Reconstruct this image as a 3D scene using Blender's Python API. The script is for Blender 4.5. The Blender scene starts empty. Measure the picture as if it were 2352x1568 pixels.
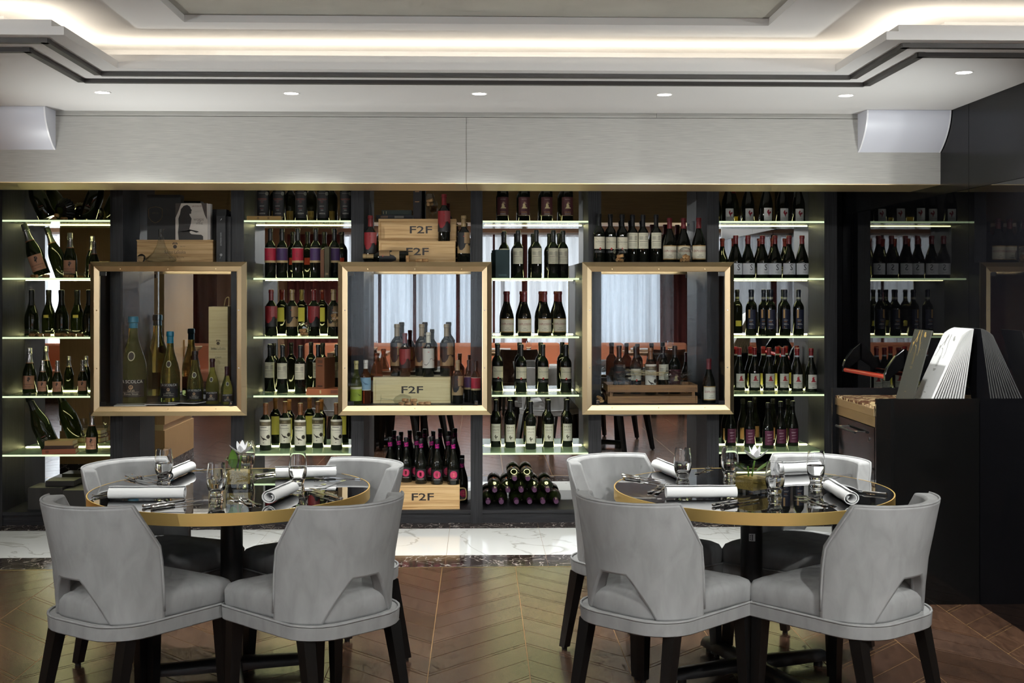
import bpy, bmesh, math, random
from mathutils import Vector, Matrix
random.seed(7)
PI = math.pi
SC = bpy.context.scene
COL = SC.collection

# ------------------------------------------------------------------ camera, world, light, exposure
F = 2750.0                      # focal length in pixels of the 2352 px wide frame
HC = 1.545                      # camera height
YAW = math.atan(76.0 / F)
cs, sn = math.cos(YAW), math.sin(YAW)
cam = bpy.data.cameras.new('camera'); co = bpy.data.objects.new('camera', cam); COL.objects.link(co)
cam.sensor_fit = 'HORIZONTAL'; cam.sensor_width = 36.0; cam.lens = 36.0 * F / 2352.0
cam.shift_y = -116.0 / 2352.0; cam.clip_start = 0.02
co.location = (0, 0, HC); co.rotation_euler = (PI / 2, 0, -YAW)
SC.camera = co

W = bpy.data.worlds.new('sky'); SC.world = W; W.use_nodes = True
W.node_tree.nodes['Background'].inputs[0].default_value = (0.85, 0.93, 1.0, 1)
W.node_tree.nodes['Background'].inputs[1].default_value = 0.30

SC.view_settings.view_transform = 'Standard'; SC.view_settings.look = 'None'
SC.view_settings.gamma = 1.0; SC.view_settings.use_curve_mapping = False
SC.view_settings.exposure = 0.25
SC.cycles.max_bounces = 9; SC.cycles.transparent_max_bounces = 14
SC.cycles.glossy_bounces = 5; SC.cycles.transmission_bounces = 9; SC.cycles.diffuse_bounces = 3
SC.cycles.caustics_reflective = False; SC.cycles.caustics_refractive = False
SC.cycles.sample_clamp_indirect = 6.0
SC.cycles.use_denoising = True; SC.cycles.use_adaptive_sampling = True; SC.cycles.adaptive_threshold = 0.10; SC.cycles.adaptive_min_samples = 10

def window_daylight(x0, x1, z0, z1, y, power):
    l = bpy.data.lights.new('daylight', 'AREA'); l.shape = 'RECTANGLE'
    l.size = x1 - x0; l.size_y = z1 - z0; l.energy = power; l.color = (0.99, 0.985, 0.985)
    o = bpy.data.objects.new('daylight', l); COL.objects.link(o)
    o.location = ((x0 + x1) / 2, y, (z0 + z1) / 2); o.rotation_euler = (PI / 2, 0, 0)
WINDOWS = [(-6.4, -4.1), (-2.05, 2.75), (3.35, 5.35)]
for (a, b), p in zip(WINDOWS, (28, 5.8, 5.0)):
    window_daylight(a, b, 0.75, 2.36, -1.25, p * (b - a))

# ------------------------------------------------------------------ pixel -> place (photograph measured once, places are real)
def X(px, Y):                       # x of a pixel column on the plane y = Y
    t = (px - 1176.0) / F
    return Y * (t * cs + sn) / (cs - t * sn)
def depth(x, y): return x * sn + y * cs
def PZ(px, py, Y):                  # (x, z) on the plane y = Y
    x = X(px, Y)
    return x, HC - (py - 668.0) * depth(x, Y) / F
def G(px, py, z=0.0):               # (x, y) on the level z
    Z = (HC - z) * F / (py - 668.0)
    xc = (px - 1176.0) / F * Z
    return xc * cs + Z * sn, Z * cs - xc * sn

# ------------------------------------------------------------------ materials
def lin(c): c /= 255.0; return c / 12.92 if c <= 0.04045 else ((c + 0.055) / 1.055) ** 2.4
def S(r, g, b): return (lin(r), lin(g), lin(b), 1)
MATS = {}
def mat(name, col, rough=0.5, metal=0.0, spec=0.5, **kw):
    if name in MATS: return MATS[name]
    m = bpy.data.materials.new(name); m.use_nodes = True; MATS[name] = m
    b = m.node_tree.nodes['Principled BSDF']
    b.inputs['Base Color'].default_value = col; b.inputs['Roughness'].default_value = rough
    b.inputs['Metallic'].default_value = metal; b.inputs['Specular IOR Level'].default_value = spec
    for k, v in kw.items(): b.inputs[k.replace('_', ' ')].default_value = v
    return m
def nodes(m): return m.node_tree.nodes, m.node_tree.links, m.node_tree.nodes['Principled BSDF']
def coords(n, l, kind='Object', scale=(1, 1, 1), rot=(0, 0, 0)):
    tc = n.new('ShaderNodeNewGeometry' if kind == 'Position' else 'ShaderNodeTexCoord'); mp = n.new('ShaderNodeMapping')
    mp.inputs['Scale'].default_value = scale; mp.inputs['Rotation'].default_value = rot
    l.new(tc.outputs[kind], mp.inputs['Vector']); return mp
def ramp(n, stops):
    r = n.new('ShaderNodeValToRGB'); e = r.color_ramp.elements
    while len(e) < len(stops): e.new(0.5)
    for i, (p, c) in enumerate(stops): e[i].position = p; e[i].color = c
    return r
def noise_mat(name, stops, scale=(1, 1, 1), nscale=5.0, detail=4.0, rough=0.5, distort=0.0, bump=0.0, kind='Object', rot=(0, 0, 0), metal=0.0, **kw):
    if name in MATS: return MATS[name]
    m = mat(name, (0.5, 0.5, 0.5, 1), rough, metal, **kw); n, l, b = nodes(m)
    mp = coords(n, l, kind, scale, rot); t = n.new('ShaderNodeTexNoise')
    t.inputs['Scale'].default_value = nscale; t.inputs['Detail'].default_value = detail; t.inputs['Distortion'].default_value = distort
    r = ramp(n, stops); l.new(mp.outputs[0], t.inputs['Vector']); l.new(t.outputs['Fac'], r.inputs[0]); l.new(r.outputs[0], b.inputs['Base Color'])
    if bump:
        bp = n.new('ShaderNodeBump'); bp.inputs['Strength'].default_value = bump; bp.inputs['Distance'].default_value = 0.002
        l.new(t.outputs['Fac'], bp.inputs['Height']); l.new(bp.outputs[0], b.inputs['Normal'])
    return m
def emit(name, col, s):
    if name in MATS: return MATS[name]
    m = bpy.data.materials.new(name); m.use_nodes = True; MATS[name] = m
    n = m.node_tree.nodes; n.clear(); e = n.new('ShaderNodeEmission'); o = n.new('ShaderNodeOutputMaterial')
    e.inputs[0].default_value = col; e.inputs[1].default_value = s; m.node_tree.links.new(e.outputs[0], o.inputs[0]); return m
def thin_glass(name, tint, ior=1.5):
    if name in MATS: return MATS[name]
    m = bpy.data.materials.new(name); m.use_nodes = True; MATS[name] = m
    n = m.node_tree.nodes; l = m.node_tree.links; n.clear()
    o = n.new('ShaderNodeOutputMaterial'); mx = n.new('ShaderNodeMixShader'); fr = n.new('ShaderNodeFresnel')
    tr = n.new('ShaderNodeBsdfTransparent'); gl = n.new('ShaderNodeBsdfGlossy')
    ge = n.new('ShaderNodeNewGeometry'); mi = n.new('ShaderNodeMapRange')      # a thin sheet reflects alike from both of its sides
    mi.inputs['To Min'].default_value = ior; mi.inputs['To Max'].default_value = 1.0 / ior
    l.new(ge.outputs['Backfacing'], mi.inputs['Value']); l.new(mi.outputs['Result'], fr.inputs[0]); tr.inputs[0].default_value = tint; gl.inputs['Roughness'].default_value = 0.0
    l.new(fr.outputs[0], mx.inputs[0]); l.new(tr.outputs[0], mx.inputs[1]); l.new(gl.outputs[0], mx.inputs[2]); l.new(mx.outputs[0], o.inputs[0])
    return m
def colmat(rgb, rough=0.5): return mat('print_%d_%d_%d' % rgb, S(*rgb), rough)

M_WHITE = mat('white_plaster', S(226, 224, 222), 0.7)
M_LIP = mat('white_gloss_paint', S(235, 232, 228), 0.45)
M_BULK = noise_mat('grey_oak_veneer', [(0.3, S(152, 150, 145)), (0.7, S(180, 178, 172))], (1.6, 1.6, 120), 6, 6, 0.5, bump=0.05)
M_BROWN = noise_mat('brown_veneer', [(0.3, S(105, 82, 52)), (0.7, S(128, 100, 66))], (1, 1, 40), 6, 5, 0.55)
M_TAN = noise_mat('tan_oak_veneer', [(0.3, S(168, 130, 86)), (0.7, S(190, 152, 106))], (60, 60, 1.2), 5, 5, 0.5)
M_DARK = noise_mat('black_stained_oak', [(0.35, S(20, 20, 22)), (0.65, S(46, 46, 50))], (70, 70, 1.0), 4, 6, 0.48, bump=0.25, spec=0.35)
M_DARKH = noise_mat('black_stained_oak_long', [(0.35, S(20, 20, 22)), (0.65, S(46, 46, 50))], (1.0, 70, 70), 4, 6, 0.48, bump=0.25, spec=0.35)
M_MOULD = mat('dark_moulding_paint', S(62, 58, 56), 0.45)
M_MIRROR = mat('silver_mirror', (0.80, 0.80, 0.80, 1), 0.0, 1.0)
M_BLACKGLASS = mat('black_glass', (0.004, 0.004, 0.005, 1), 0.015, 0.0, 0.38)
M_BLACKSATIN = mat('black_satin_panel', (0.006, 0.006, 0.007, 1), 0.2, 0.0, 0.12)
M_BLACKMETAL = mat('black_powder_metal', S(24, 24, 26), 0.35)
M_LEDCOVE = emit('cove_led', (1.0, 0.90, 0.74, 1), 9.0)
M_LEDSHELF = emit('shelf_led', (1.0, 0.96, 0.44, 1), 13.0)
M_EDGE = emit('emissive_glass_edge', (0.78, 1.0, 0.60, 1), 1.0)  # edge emits by itself, imitating strip light carried through the glass
M_LAMP = emit('downlight_lens', (1.0, 0.97, 0.92, 1), 14.0)
M_SHELF = mat('frosted_green_glass', S(176, 206, 160), 0.12, 0.0, 0.5)
M_GLASS = thin_glass('clear_pane', (0.95, 0.97, 0.99, 1), 1.45)
M_WINDOW = thin_glass('window_glass', (0.95, 0.97, 0.98, 1), 1.3)
M_CRYSTAL = mat('crystal_glass', (1, 1, 1, 1), 0.0, 0.0, 0.5, Transmission_Weight=1.0, IOR=1.45)
M_THINWARE = thin_glass('blown_glass', (0.90, 0.92, 0.91, 1), 1.9)
M_STEEL = mat('polished_steel', (0.82, 0.82, 0.83, 1), 0.12, 1.0)
def brushed(name, col, rough, scale):
    if name in MATS: return MATS[name]
    m = mat(name, col, rough, 1.0); n, l, b = nodes(m)
    mp = coords(n, l, 'Object', scale); t = n.new('ShaderNodeTexNoise'); t.inputs['Scale'].default_value = 8; t.inputs['Detail'].default_value = 3
    bp = n.new('ShaderNodeBump'); bp.inputs['Strength'].default_value = 0.12; bp.inputs['Distance'].default_value = 0.0006
    l.new(mp.outputs[0], t.inputs['Vector']); l.new(t.outputs['Fac'], bp.inputs['Height']); l.new(bp.outputs[0], b.inputs['Normal']); return m
M_BRASS = brushed('brushed_brass_long', S(216, 190, 148), 0.38, (1, 60, 60))
M_BRASSV = brushed('brushed_brass_upright', S(216, 194, 158), 0.38, (60, 60, 1))
M_RIM = brushed('brushed_gold_rim', S(240, 204, 128), 0.42, (1, 1, 90))
M_TABLETOP = mat('black_mirror_glass', (0.012, 0.012, 0.013, 1), 0.01, 0.0, 0.9, Coat_Weight=1.0, Coat_Roughness=0.0)
M_VELVET = noise_mat('grey_velvet', [(0.30, S(142, 142, 142)), (0.50, S(151, 151, 151)), (0.70, S(158, 158, 158))], (1, 1, 0.45), 20, 6, 0.85, 0.5, spec=0.15)
M_VELVETB = noise_mat('brown_velvet', [(0.30, S(70, 58, 50)), (0.70, S(104, 88, 76))], (1, 1, 0.55), 7, 5, 0.85, 1.2, spec=0.15)
M_LEG = mat('black_lacquered_wood', S(20, 19, 19), 0.28)
M_LINEN = mat('white_linen', S(236, 236, 236), 0.85)
M_CORK = noise_mat('cork', [(0.35, S(150, 104, 62)), (0.65, S(206, 164, 112))], (1, 1, 1), 60, 3, 0.85)
M_PINE = noise_mat('pale_pine', [(0.32, S(176, 136, 86)), (0.5, S(205, 168, 116)), (0.68, S(216, 182, 132))], (0.6, 3, 16), 4, 4, 0.6, 0.8)
M_PINEL = noise_mat('light_pine', [(0.32, S(212, 190, 136)), (0.68, S(230, 212, 160))], (0.6, 3, 16), 4, 4, 0.6, 0.8)
M_ACACIA = noise_mat('acacia_wood', [(0.3, S(108, 72, 38)), (0.7, S(156, 112, 64))], (0.8, 3, 14), 4, 4, 0.5, 1.0)

# ------------------------------------------------------------------ mesh helpers
class MB:
    def __init__(s): s.v = []; s.f = []
    def add(s, vs, fs):
        o = len(s.v); s.v += [tuple(p) for p in vs]; s.f += [tuple(i + o for i in f) for f in fs]; return s
    def box(s, x0, x1, y0, y1, z0, z1):
        return s.add([(x0,y0,z0),(x1,y0,z0),(x1,y1,z0),(x0,y1,z0),(x0,y0,z1),(x1,y0,z1),(x1,y1,z1),(x0,y1,z1)],
                     [(0,3,2,1),(4,5,6,7),(0,1,5,4),(1,2,6,5),(2,3,7,6),(3,0,4,7)])
    def prism(s, pts, z0, z1):          # pts counter-clockwise in xy
        n = len(pts)
        return s.add([(x, y, z0) for x, y in pts] + [(x, y, z1) for x, y in pts],
                     [tuple(range(n))[::-1], tuple(range(n, 2 * n))] + [(i, (i + 1) % n, n + (i + 1) % n, n + i) for i in range(n)])
    def loft(s, rings, cap=True):
        n = len(rings[0]); vs = [p for r in rings for p in r]; fs = []
        for k in range(len(rings) - 1):
            for i in range(n):
                j = (i + 1) % n; fs.append((k * n + i, k * n + j, (k + 1) * n + j, (k + 1) * n + i))
        if cap: fs += [tuple(range(n))[::-1], tuple(range((len(rings) - 1) * n, len(rings) * n))]
        return s.add(vs, fs)
    def lathe(s, prof, seg=24, c=(0, 0, 0)):    # prof: (r, z) bottom to top; r = 0 ends are closed to a point
        vs = []; idx = []
        for r, z in prof:
            if r < 1e-6: idx.append([len(vs)]); vs.append((c[0], c[1], c[2] + z))
            else:
                idx.append(list(range(len(vs), len(vs) + seg)))
                vs += [(c[0] + r * math.cos(2 * PI * i / seg), c[1] + r * math.sin(2 * PI * i / seg), c[2] + z) for i in range(seg)]
        fs = []
        for a, b in zip(idx, idx[1:]):
            for i in range(seg):
                j = (i + 1) % seg
                if len(a) == 1 and len(b) == 1: continue
                if len(a) == 1: fs.append((a[0], b[j], b[i]))
                elif len(b) == 1: fs.append((a[i], a[j], b[0]))
                else: fs.append((a[i], a[j], b[j], b[i]))
        return s.add(vs, fs)
    def tube(s, path, r, seg=8, closed=False):
        P = [Vector(p) for p in path]; n = len(P); rings = []; up = None
        for i in range(n):
            if closed: d = P[(i + 1) % n] - P[i - 1]
            else: d = P[min(i + 1, n - 1)] - P[max(i - 1, 0)]
            d.normalize()
            if up is None: up = Vector((0, 0, 1)) if abs(d.z) < 0.9 else Vector((1, 0, 0))
            a = d.cross(up); a.normalize(); up = a.cross(d); up.normalize()
            rr = r[i] if isinstance(r, (list, tuple)) else r
            rings.append([P[i] + (a * math.cos(2 * PI * k / seg) + up * math.sin(2 * PI * k / seg)) * rr for k in range(seg)])
        if closed: return s.loft(rings + [rings[0]], False)
        return s.loft(rings)
    def xf(s, m):
        s.v = [tuple(m @ Vector(p)) for p in s.v]; return s
    def mesh(s, name, m, smooth=None):
        me = bpy.data.meshes.new(name); me.from_pydata(s.v, [], s.f); me.materials.append(m); me.validate()
        bm = bmesh.new(); bm.from_mesh(me); bmesh.ops.recalc_face_normals(bm, faces=bm.faces[:])
        if smooth is not None:
            for f in bm.faces: f.smooth = True
            for e in bm.edges:
                if len(e.link_faces) == 2 and e.calc_face_angle(0) > smooth: e.smooth = False
        bm.to_mesh(me); bm.free(); return me
def bevel_mesh(me, w, seg=2):
    bm = bmesh.new(); bm.from_mesh(me)
    bmesh.ops.bevel(bm, geom=bm.edges[:], offset=w, segments=seg, affect='EDGES', profile=0.5)
    bm.to_mesh(me); bm.free(); return me
def ob(name, me, parent=None, loc=None, rot=None):
    o = bpy.data.objects.new(name, me); COL.objects.link(o)
    if parent is not None: o.parent = parent
    if loc: o.location = loc
    if rot: o.rotation_euler = rot
    return o
def part(name, mb, m, parent, smooth=None, bevel=0, label=None):
    me = mb.mesh(name, m, smooth)
    if bevel: bevel_mesh(me, bevel)
    o = ob(name, me, parent)
    if label: o['label'] = label
    return o
def tag(o, label=None, cat=None, group=None, kind=None):
    if label: o['label'] = label
    if cat: o['category'] = cat
    if group: o['group'] = group
    if kind: o['kind'] = kind
    return o
def thing(name, label, cat, loc=(0, 0, 0), rz=0.0, group=None):
    o = bpy.data.objects.new(name, None); COL.objects.link(o); o.empty_display_size = 0.05
    o.location = loc; o.rotation_euler = (0, 0, rz); return tag(o, label, cat, group)
def struct(name, mb, m, label=None, smooth=None):
    o = ob(name, mb.mesh(name, m, smooth)); return tag(o, label, None, None, 'structure')
SM = math.radians(38)
ORD = ['first', 'second', 'third', 'fourth', 'fifth', 'sixth', 'seventh', 'eighth', 'ninth', 'tenth']
TXT = {}
def text2d(body, size, bold=0.0):
    k = (body, size, bold)
    if k not in TXT:
        cu = bpy.data.curves.new('lettering', 'FONT'); cu.body = body; cu.size = size; cu.align_x = 'CENTER'; cu.align_y = 'CENTER'; cu.resolution_u = 2; cu.offset = bold * size
        o = bpy.data.objects.new('lettering', cu); me = bpy.data.meshes.new_from_object(o)
        TXT[k] = ([(v.co.x, v.co.y) for v in me.vertices], [tuple(p.vertices) for p in me.polygons])
        bpy.data.objects.remove(o); bpy.data.curves.remove(cu); bpy.data.meshes.remove(me)
    return TXT[k]
def flat_text(mb, body, size, x, y, z, sx=1.0, bold=0.0):        # lettering that faces -y at depth y
    vs, fs = text2d(body, size, bold)
    return mb.add([(x + u * sx, y, z + w) for u, w in vs], fs)

# ------------------------------------------------------------------ the place: levels and planes
YS, YM = 7.97, 8.36                 # front of the shelving, mirror behind it
XR = 2.47                           # black glass side wall
XL, XRR, YW = -7.0, 5.6, -0.75      # rest of the dining room, window wall
ZC, ZU = 2.49, 2.64                 # perimeter ceiling, raised ceiling
YB0, YB1, ZB = 6.34, 6.79, 2.112    # bulkhead beam

# floor: base, chevron planks, marble border
fl = struct('floor', MB().box(XL, XRR, YW - 0.2, 8.45, -0.06, -0.0015), mat('brass_joint', S(128, 98, 60), 0.5))
WOODS = []
for i, (a, b) in enumerate([((52, 35, 26), (76, 54, 41)), ((60, 41, 30), (86, 62, 47)), ((56, 40, 32), (82, 61, 49)), ((46, 32, 24), (70, 49, 36))]):
    WOODS.append(noise_mat('smoked_oak_%d' % i, [(0.3, S(*a)), (0.7, S(*b))], (3, 0.7, 1), 9, 6, 0.27, 1.5, bump=0.03, rot=(0, 0, PI / 4), kind='Position', Coat_Weight=0.5, Coat_Roughness=0.2))
CW, PER, X0 = 0.41, 0.44, -0.205 - 0.41 * 30
YF1 = 6.70
def clip_poly(poly, ymin, ymax):
    for lim, sg in ((ymin, 1), (ymax, -1)):
        out = []
        for i in range(len(poly)):
            p, q = poly[i - 1], poly[i]
            dp, dq = sg * (p[1] - lim), sg * (q[1] - lim)
            if dp * dq < 0:
                t = dp / (dp - dq); out.append((p[0] + t * (q[0] - p[0]), p[1] + t * (q[1] - p[1])))
            if dq >= 0: out.append(q)
        poly = out
        if len(poly) < 3: return []
    return poly
far_planks = MB(); cells = []
for k in range(60):
    xa = X0 + k * CW
    if xa < XL or xa > XRR - CW: continue
    up = k % 2 == 0
    for j in range(-5, 20):
        for (o, w) in ((0.0, 0.205), (0.205, 0.205), (0.41, 0.03)):
            g = 0.0018; ya = j * PER + o + g * 1.4; yb = j * PER + o + w - g * 1.4
            d = CW if up else 0.0; e = 0.0 if up else CW
            poly = [(xa + g, ya + e), (xa + CW - g, ya + d), (xa + CW - g, yb + d), (xa + g, yb + e)]
            poly = clip_poly(poly, YW, YF1 - 0.002)
            if len(poly) < 3: continue
            cy = sum(p[1] for p in poly) / len(poly)
            cells.append((poly, cy, xa, k, j, w))
nplank = 0
for poly, cy, xa, k, j, w in sorted(cells, key=lambda c: (abs(c[2] + 0.2) * 0.25 + abs(c[1] - 5.7))):
    if -2.9 < xa < 2.47 and cy > 4.35 and nplank < 290:
        cx = sum(p[0] for p in poly) / len(poly)
        me = MB().prism([(p[0] - cx, p[1] - cy) for p in poly], -0.012, 0.0)
        me = me.mesh('plank', WOODS[(k * 7 + j * 3 + int(w * 100)) % 4])
        ob('plank', me, fl, (cx, cy, random.uniform(-0.0003, 0))); nplank += 1
    else: far_planks.prism(poly, -0.012, 0.0)
tag(part('planks_beyond', far_planks, WOODS[1], fl), None, None, None, 'stuff')
def marble(name, base, vein, nscale, w0, w1, rough=0.06):
    m = mat(name, base, rough); n, l, b = nodes(m); mp = coords(n, l, 'Position', (1, 1, 1))
    t = n.new('ShaderNodeTexNoise'); t.inputs['Scale'].default_value = nscale; t.inputs['Detail'].default_value = 8; t.inputs['Distortion'].default_value = 1.6
    r = ramp(n, [(w0, base), ((w0 + w1) / 2, vein), (w1, base)])
    l.new(mp.outputs[0], t.inputs['Vector']); l.new(t.outputs['Fac'], r.inputs[0]); l.new(r.outputs[0], b.inputs['Base Color']); return m
M_WMARBLE = marble('white_marble', S(238, 238, 236), S(196, 193, 187), 1.1, 0.488, 0.512)
M_DMARBLE = marble('dark_brown_marble', S(48, 38, 35), S(190, 180, 172), 6.5, 0.485, 0.515, 0.1)
for (y0, y1, m, nm) in ((7.80, 8.42, M_DMARBLE, 'dark_marble_tile'), (7.01, 7.80, M_WMARBLE, 'white_marble_tile'), (6.712, 7.01, M_DMARBLE, 'dark_marble_tile')):
    for i in range(-12, 10):
        xa, xb = -0.19 + 0.58 * i, -0.19 + 0.58 * (i + 1)
        if xb > XR + 0.0: xb = min(xb, XR)
        if xa >= XR or xb - xa < 0.05: continue
        me = MB().box(-(xb - xa) / 2 + 0.0009, (xb - xa) / 2 - 0.0009, -(y1 - y0) / 2 + 0.0009, (y1 - y0) / 2 - 0.0009, -0.012, 0.0).mesh(nm, m)
        ob(nm, me, fl, ((xa + xb) / 2, (y0 + y1) / 2, 0))
part('brass_inlay', MB().box(XL, XR, 6.7, 6.711, -0.012, 0.0006), M_BRASS, fl)

# ceiling with stepped light cove
def C(px, py, z=ZC):                # point of the ceiling level seen at a pixel (above the horizon)
    Z = (z - HC) * F / (668.0 - py); xc = (px - 1176.0) / F * Z
    return (xc * cs + Z * sn, Z * cs - xc * sn)
pA, pB, pC, pD = C(145, 79), C(268, 155.6), C(1917, 166), C(2034.7, 92)
YFAR = (pB[1] + pC[1]) / 2; YSIDE = (pA[1] + pD[1]) / 2; YNEAR = 2.35
cove = [(-4.4, YSIDE), (pA[0], YSIDE), (pB[0], YFAR), (pC[0], YFAR), (pD[0], YSIDE), (4.2, YSIDE), (4.2, YNEAR), (-4.4, YNEAR)]
def offset(poly, d):                # outward offset of a clockwise-listed polygon
    n = len(poly); out = []
    for i in range(n):
        p0, p1, p2 = (Vector(poly[i - 1]), Vector(poly[i]), Vector(poly[(i + 1) % n]))
        e1 = (p1 - p0).normalized(); e2 = (p2 - p1).normalized()
        n1 = Vector((-e1.y, e1.x)); n2 = Vector((-e2.y, e2.x)); b = (n1 + n2); b = b / max(b.dot(n1), 0.2)
        out.append(tuple(p1 + b * d))
    return out
def ring(mb, inner, outer, z0, z1):
    n = len(inner)
    for i in range(n):
        j = (i + 1) % n
        q = [inner[i], inner[j], outer[j], outer[i]]
        mb.prism(q, z0, z1)
    return mb
cb = MB()
cb.prism([cove[0], cove[1], cove[2], (pB[0], 8.5), (XL - .2, 8.5), (XL - .2, YSIDE)][::-1], ZC, ZC + 0.032)
cb.prism([cove[2], cove[3], (pC[0], 8.5), (pB[0], 8.5)], ZC, ZC + 0.032)
cb.prism([cove[3], cove[4], cove[5], (XRR + .2, YSIDE), (XRR + .2, 8.5), (pC[0], 8.5)], ZC, ZC + 0.032)
cb.box(XL - .2, -4.4, YW - .2, YSIDE, ZC, ZC + 0.032); cb.box(4.2, XRR + .2, YW - .2, YSIDE, ZC, ZC + 0.032); cb.box(-4.4, 4.2, YW - .2, YNEAR, ZC, ZC + 0.032)
ceil = struct('ceiling', cb, M_WHITE)
c1 = offset(cove, 0.07); c2 = offset(cove, 0.085); c3 = offset(cove, 0.16); c4 = offset(cove, 0.19); c5 = offset(cove, 0.36)
part('cove_upstand', ring(MB(), c1, c2, ZC + 0.032, ZC + 0.072), M_WHITE, ceil)
part('cove_light', ring(MB(), c3, c4, ZC + 0.034, ZC + 0.040), M_LEDCOVE, ceil, label='glowing strip light hidden in ceiling cove')
part('cove_back', ring(MB(), c5, offset(cove, 0.38), ZC + 0.032, ZU), M_WHITE, ceil)
# raised ceiling with a shallow central recess
tA, tB = C(422, 50, ZU), C(1764, 60, ZU)
ty = (tA[1] + tB[1]) / 2
ub = MB(); o8 = offset(cove, 0.40)
xs0, xs1 = o8[0][0], o8[5][0]; yf = o8[2][1]; yn = o8[6][1]
xa_, xb_ = tA[0], tB[0]
ub.box(xs0, xs1, ty, yf, ZU, ZU + 0.03); ub.box(xs0, xa_, yn, ty, ZU, ZU + 0.03); ub.box(xb_, xs1, yn, ty, ZU, ZU + 0.03); ub.box(xa_, xb_, yn, 2.9, ZU, ZU + 0.03)
part('raised_ceiling', ub, M_WHITE, ceil)
part('recess_panel', MB().box(xa_ - .1, xb_ + .1, 2.8, ty + .1, ZU + 0.031, ZU + 0.05), noise_mat('silver_leaf', [(0.3, S(168, 166, 154)), (0.7, S(186, 184, 172))], (1, 1, 1), 3, 6, 0.3), ceil)
# two dark mouldings that follow the cove
def moulding(name, pts, w=0.028, h=0.017):
    xs = [(-5.2, pts[0][1])] + pts + [(4.6, pts[-1][1])]
    mb = MB()
    for p, q in zip(xs, xs[1:]):
        d = (Vector(q) - Vector(p)).normalized(); nn = Vector((-d.y, d.x)) * w; e = d * 0.004
        P, Q = Vector(p) - e, Vector(q) + e
        mb.prism([tuple(P), tuple(Q), tuple(Q + nn), tuple(P + nn)], ZC - h, ZC + 0.001)
    return struct(name, mb, M_MOULD, 'dark moulding running around the ceiling cove')
zz = ZC - 0.017
def flatten(a, b, c, d): yf = (b[1] + c[1]) / 2; ysd = (a[1] + d[1]) / 2; return [(a[0], ysd), (b[0], yf), (c[0], yf), (d[0], ysd)]
moulding('trim_1', flatten(C(110, 98, zz), C(232, 173, zz), C(1954, 181, zz), C(2073, 109, zz)))
moulding('trim_2', flatten(C(69, 119, zz), C(195, 190, zz), C(1986, 197, zz), C(2109, 130, zz)))

# outer walls of the room
wb = struct('wall_back', MB().box(XL, XRR, 8.42, 8.5, 0, ZC), M_DARK)
struct('wall_left', MB().box(XL - .1, XL, YW - .1, 8.5, 0, ZC), M_TAN)
struct('wall_far_right', MB().box(XRR, XRR + .1, YW - .1, 4.62, 0, ZC), M_TAN)
wr = thing('wall_right', None, None); wr['kind'] = 'structure'
part('black_glass_panel', MB().box(XR, XR + 0.03, 4.62, 5.97, 0, 2.058), M_BLACKGLASS, wr)
part('black_glass_panel', MB().box(XR, XR + 0.03, 5.974, 6.72, 0, 2.058), M_BLACKGLASS, wr)
part('black_glass_panel', MB().box(XR, XR + 0.03, 7.86, 8.42, 0, 2.058), M_BLACKGLASS, wr)
part('black_glass_panel', MB().box(XR, XR + 0.03, 5.974, 8.42, 2.06, ZC), M_BLACKSATIN, wr)
part('black_upper_panel', MB().box(XR, XR + 0.03, 4.62, 5.97, 2.06, ZC), M_BLACKSATIN, wr)
part('wall_return', MB().box(XR, XRR + .1, 4.56, 4.62, 0, ZC), M_DARK, wr)
# exit door with push bar in the black wall
dr = thing('door_1', None, None); dr['kind'] = 'structure'
part('door_leaf', MB().box(XR + 0.002, XR + 0.03, 6.726, 7.854, 0.004, 2.054), M_BLACKGLASS, dr)
M_RED = mat('red_enamel', S(214, 52, 40), 0.25)
M_BPLAST = mat('black_gloss_plastic', S(14, 14, 15), 0.15)
bar = part('push_bar', MB().tube([(XR - 0.10, 7.68, 1.035), (XR - 0.10, 6.92, 1.045)], 0.014, 12), M_RED, dr, SM)
for yy in (7.70, 6.90):
    sgn = 1 if yy > 7 else -1
    poly = [(0.0, 0.06), (-0.06, 0.02), (-0.09, -0.018), (-0.112, -0.018), (-0.115, 0.02), (-0.10, 0.06), (-0.05, 0.13), (0.0, 0.17)]
    mbb = MB(); n = len(poly)
    mbb.add([(XR + a, yy - 0.016, 1.04 + b) for a, b in poly] + [(XR + a, yy + 0.016, 1.04 + b) for a, b in poly],
            [tuple(range(n)), tuple(range(2 * n - 1, n - 1, -1))] + [(i, i + n, (i + 1) % n + n, (i + 1) % n) for i in range(n)])
    part('push_bar_arm', mbb, M_BPLAST, dr, None, 0.004)

# bulkhead beam with brass soffit
XBL = -4.3
bk = thing('beam_bulkhead', None, None); bk['kind'] = 'structure'
xj = X(1071, YB0)
for nm, a, b, z0, z1 in (('veneer_panel', XBL, xj - 0.001, ZB + 0.004, 2.462), ('veneer_panel', xj + 0.001, XR - 0.001, ZB + 0.004, 2.462),
                         ('veneer_strip', XBL, X(1508, YB0), 2.4645, ZC), ('veneer_strip', X(1508, YB0) + 0.002, XR - 0.001, 2.4645, ZC)):
    part(nm, MB().box(a, b, YB0, YB0 + 0.02, z0, z1), M_BULK, bk)
part('beam_back_panel', MB().box(XBL, XR - 0.001, YB1 - 0.02, YB1, ZB + 0.004, ZC), M_BROWN, bk)
for a, b in ((XBL, xj - 0.001), (xj + 0.001, XR - 0.001)):
    part('brass_soffit', MB().box(a, b, YB0 + 0.001, YB1 - 0.001, ZB, ZB + 0.004), M_BRASS, bk)
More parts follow.
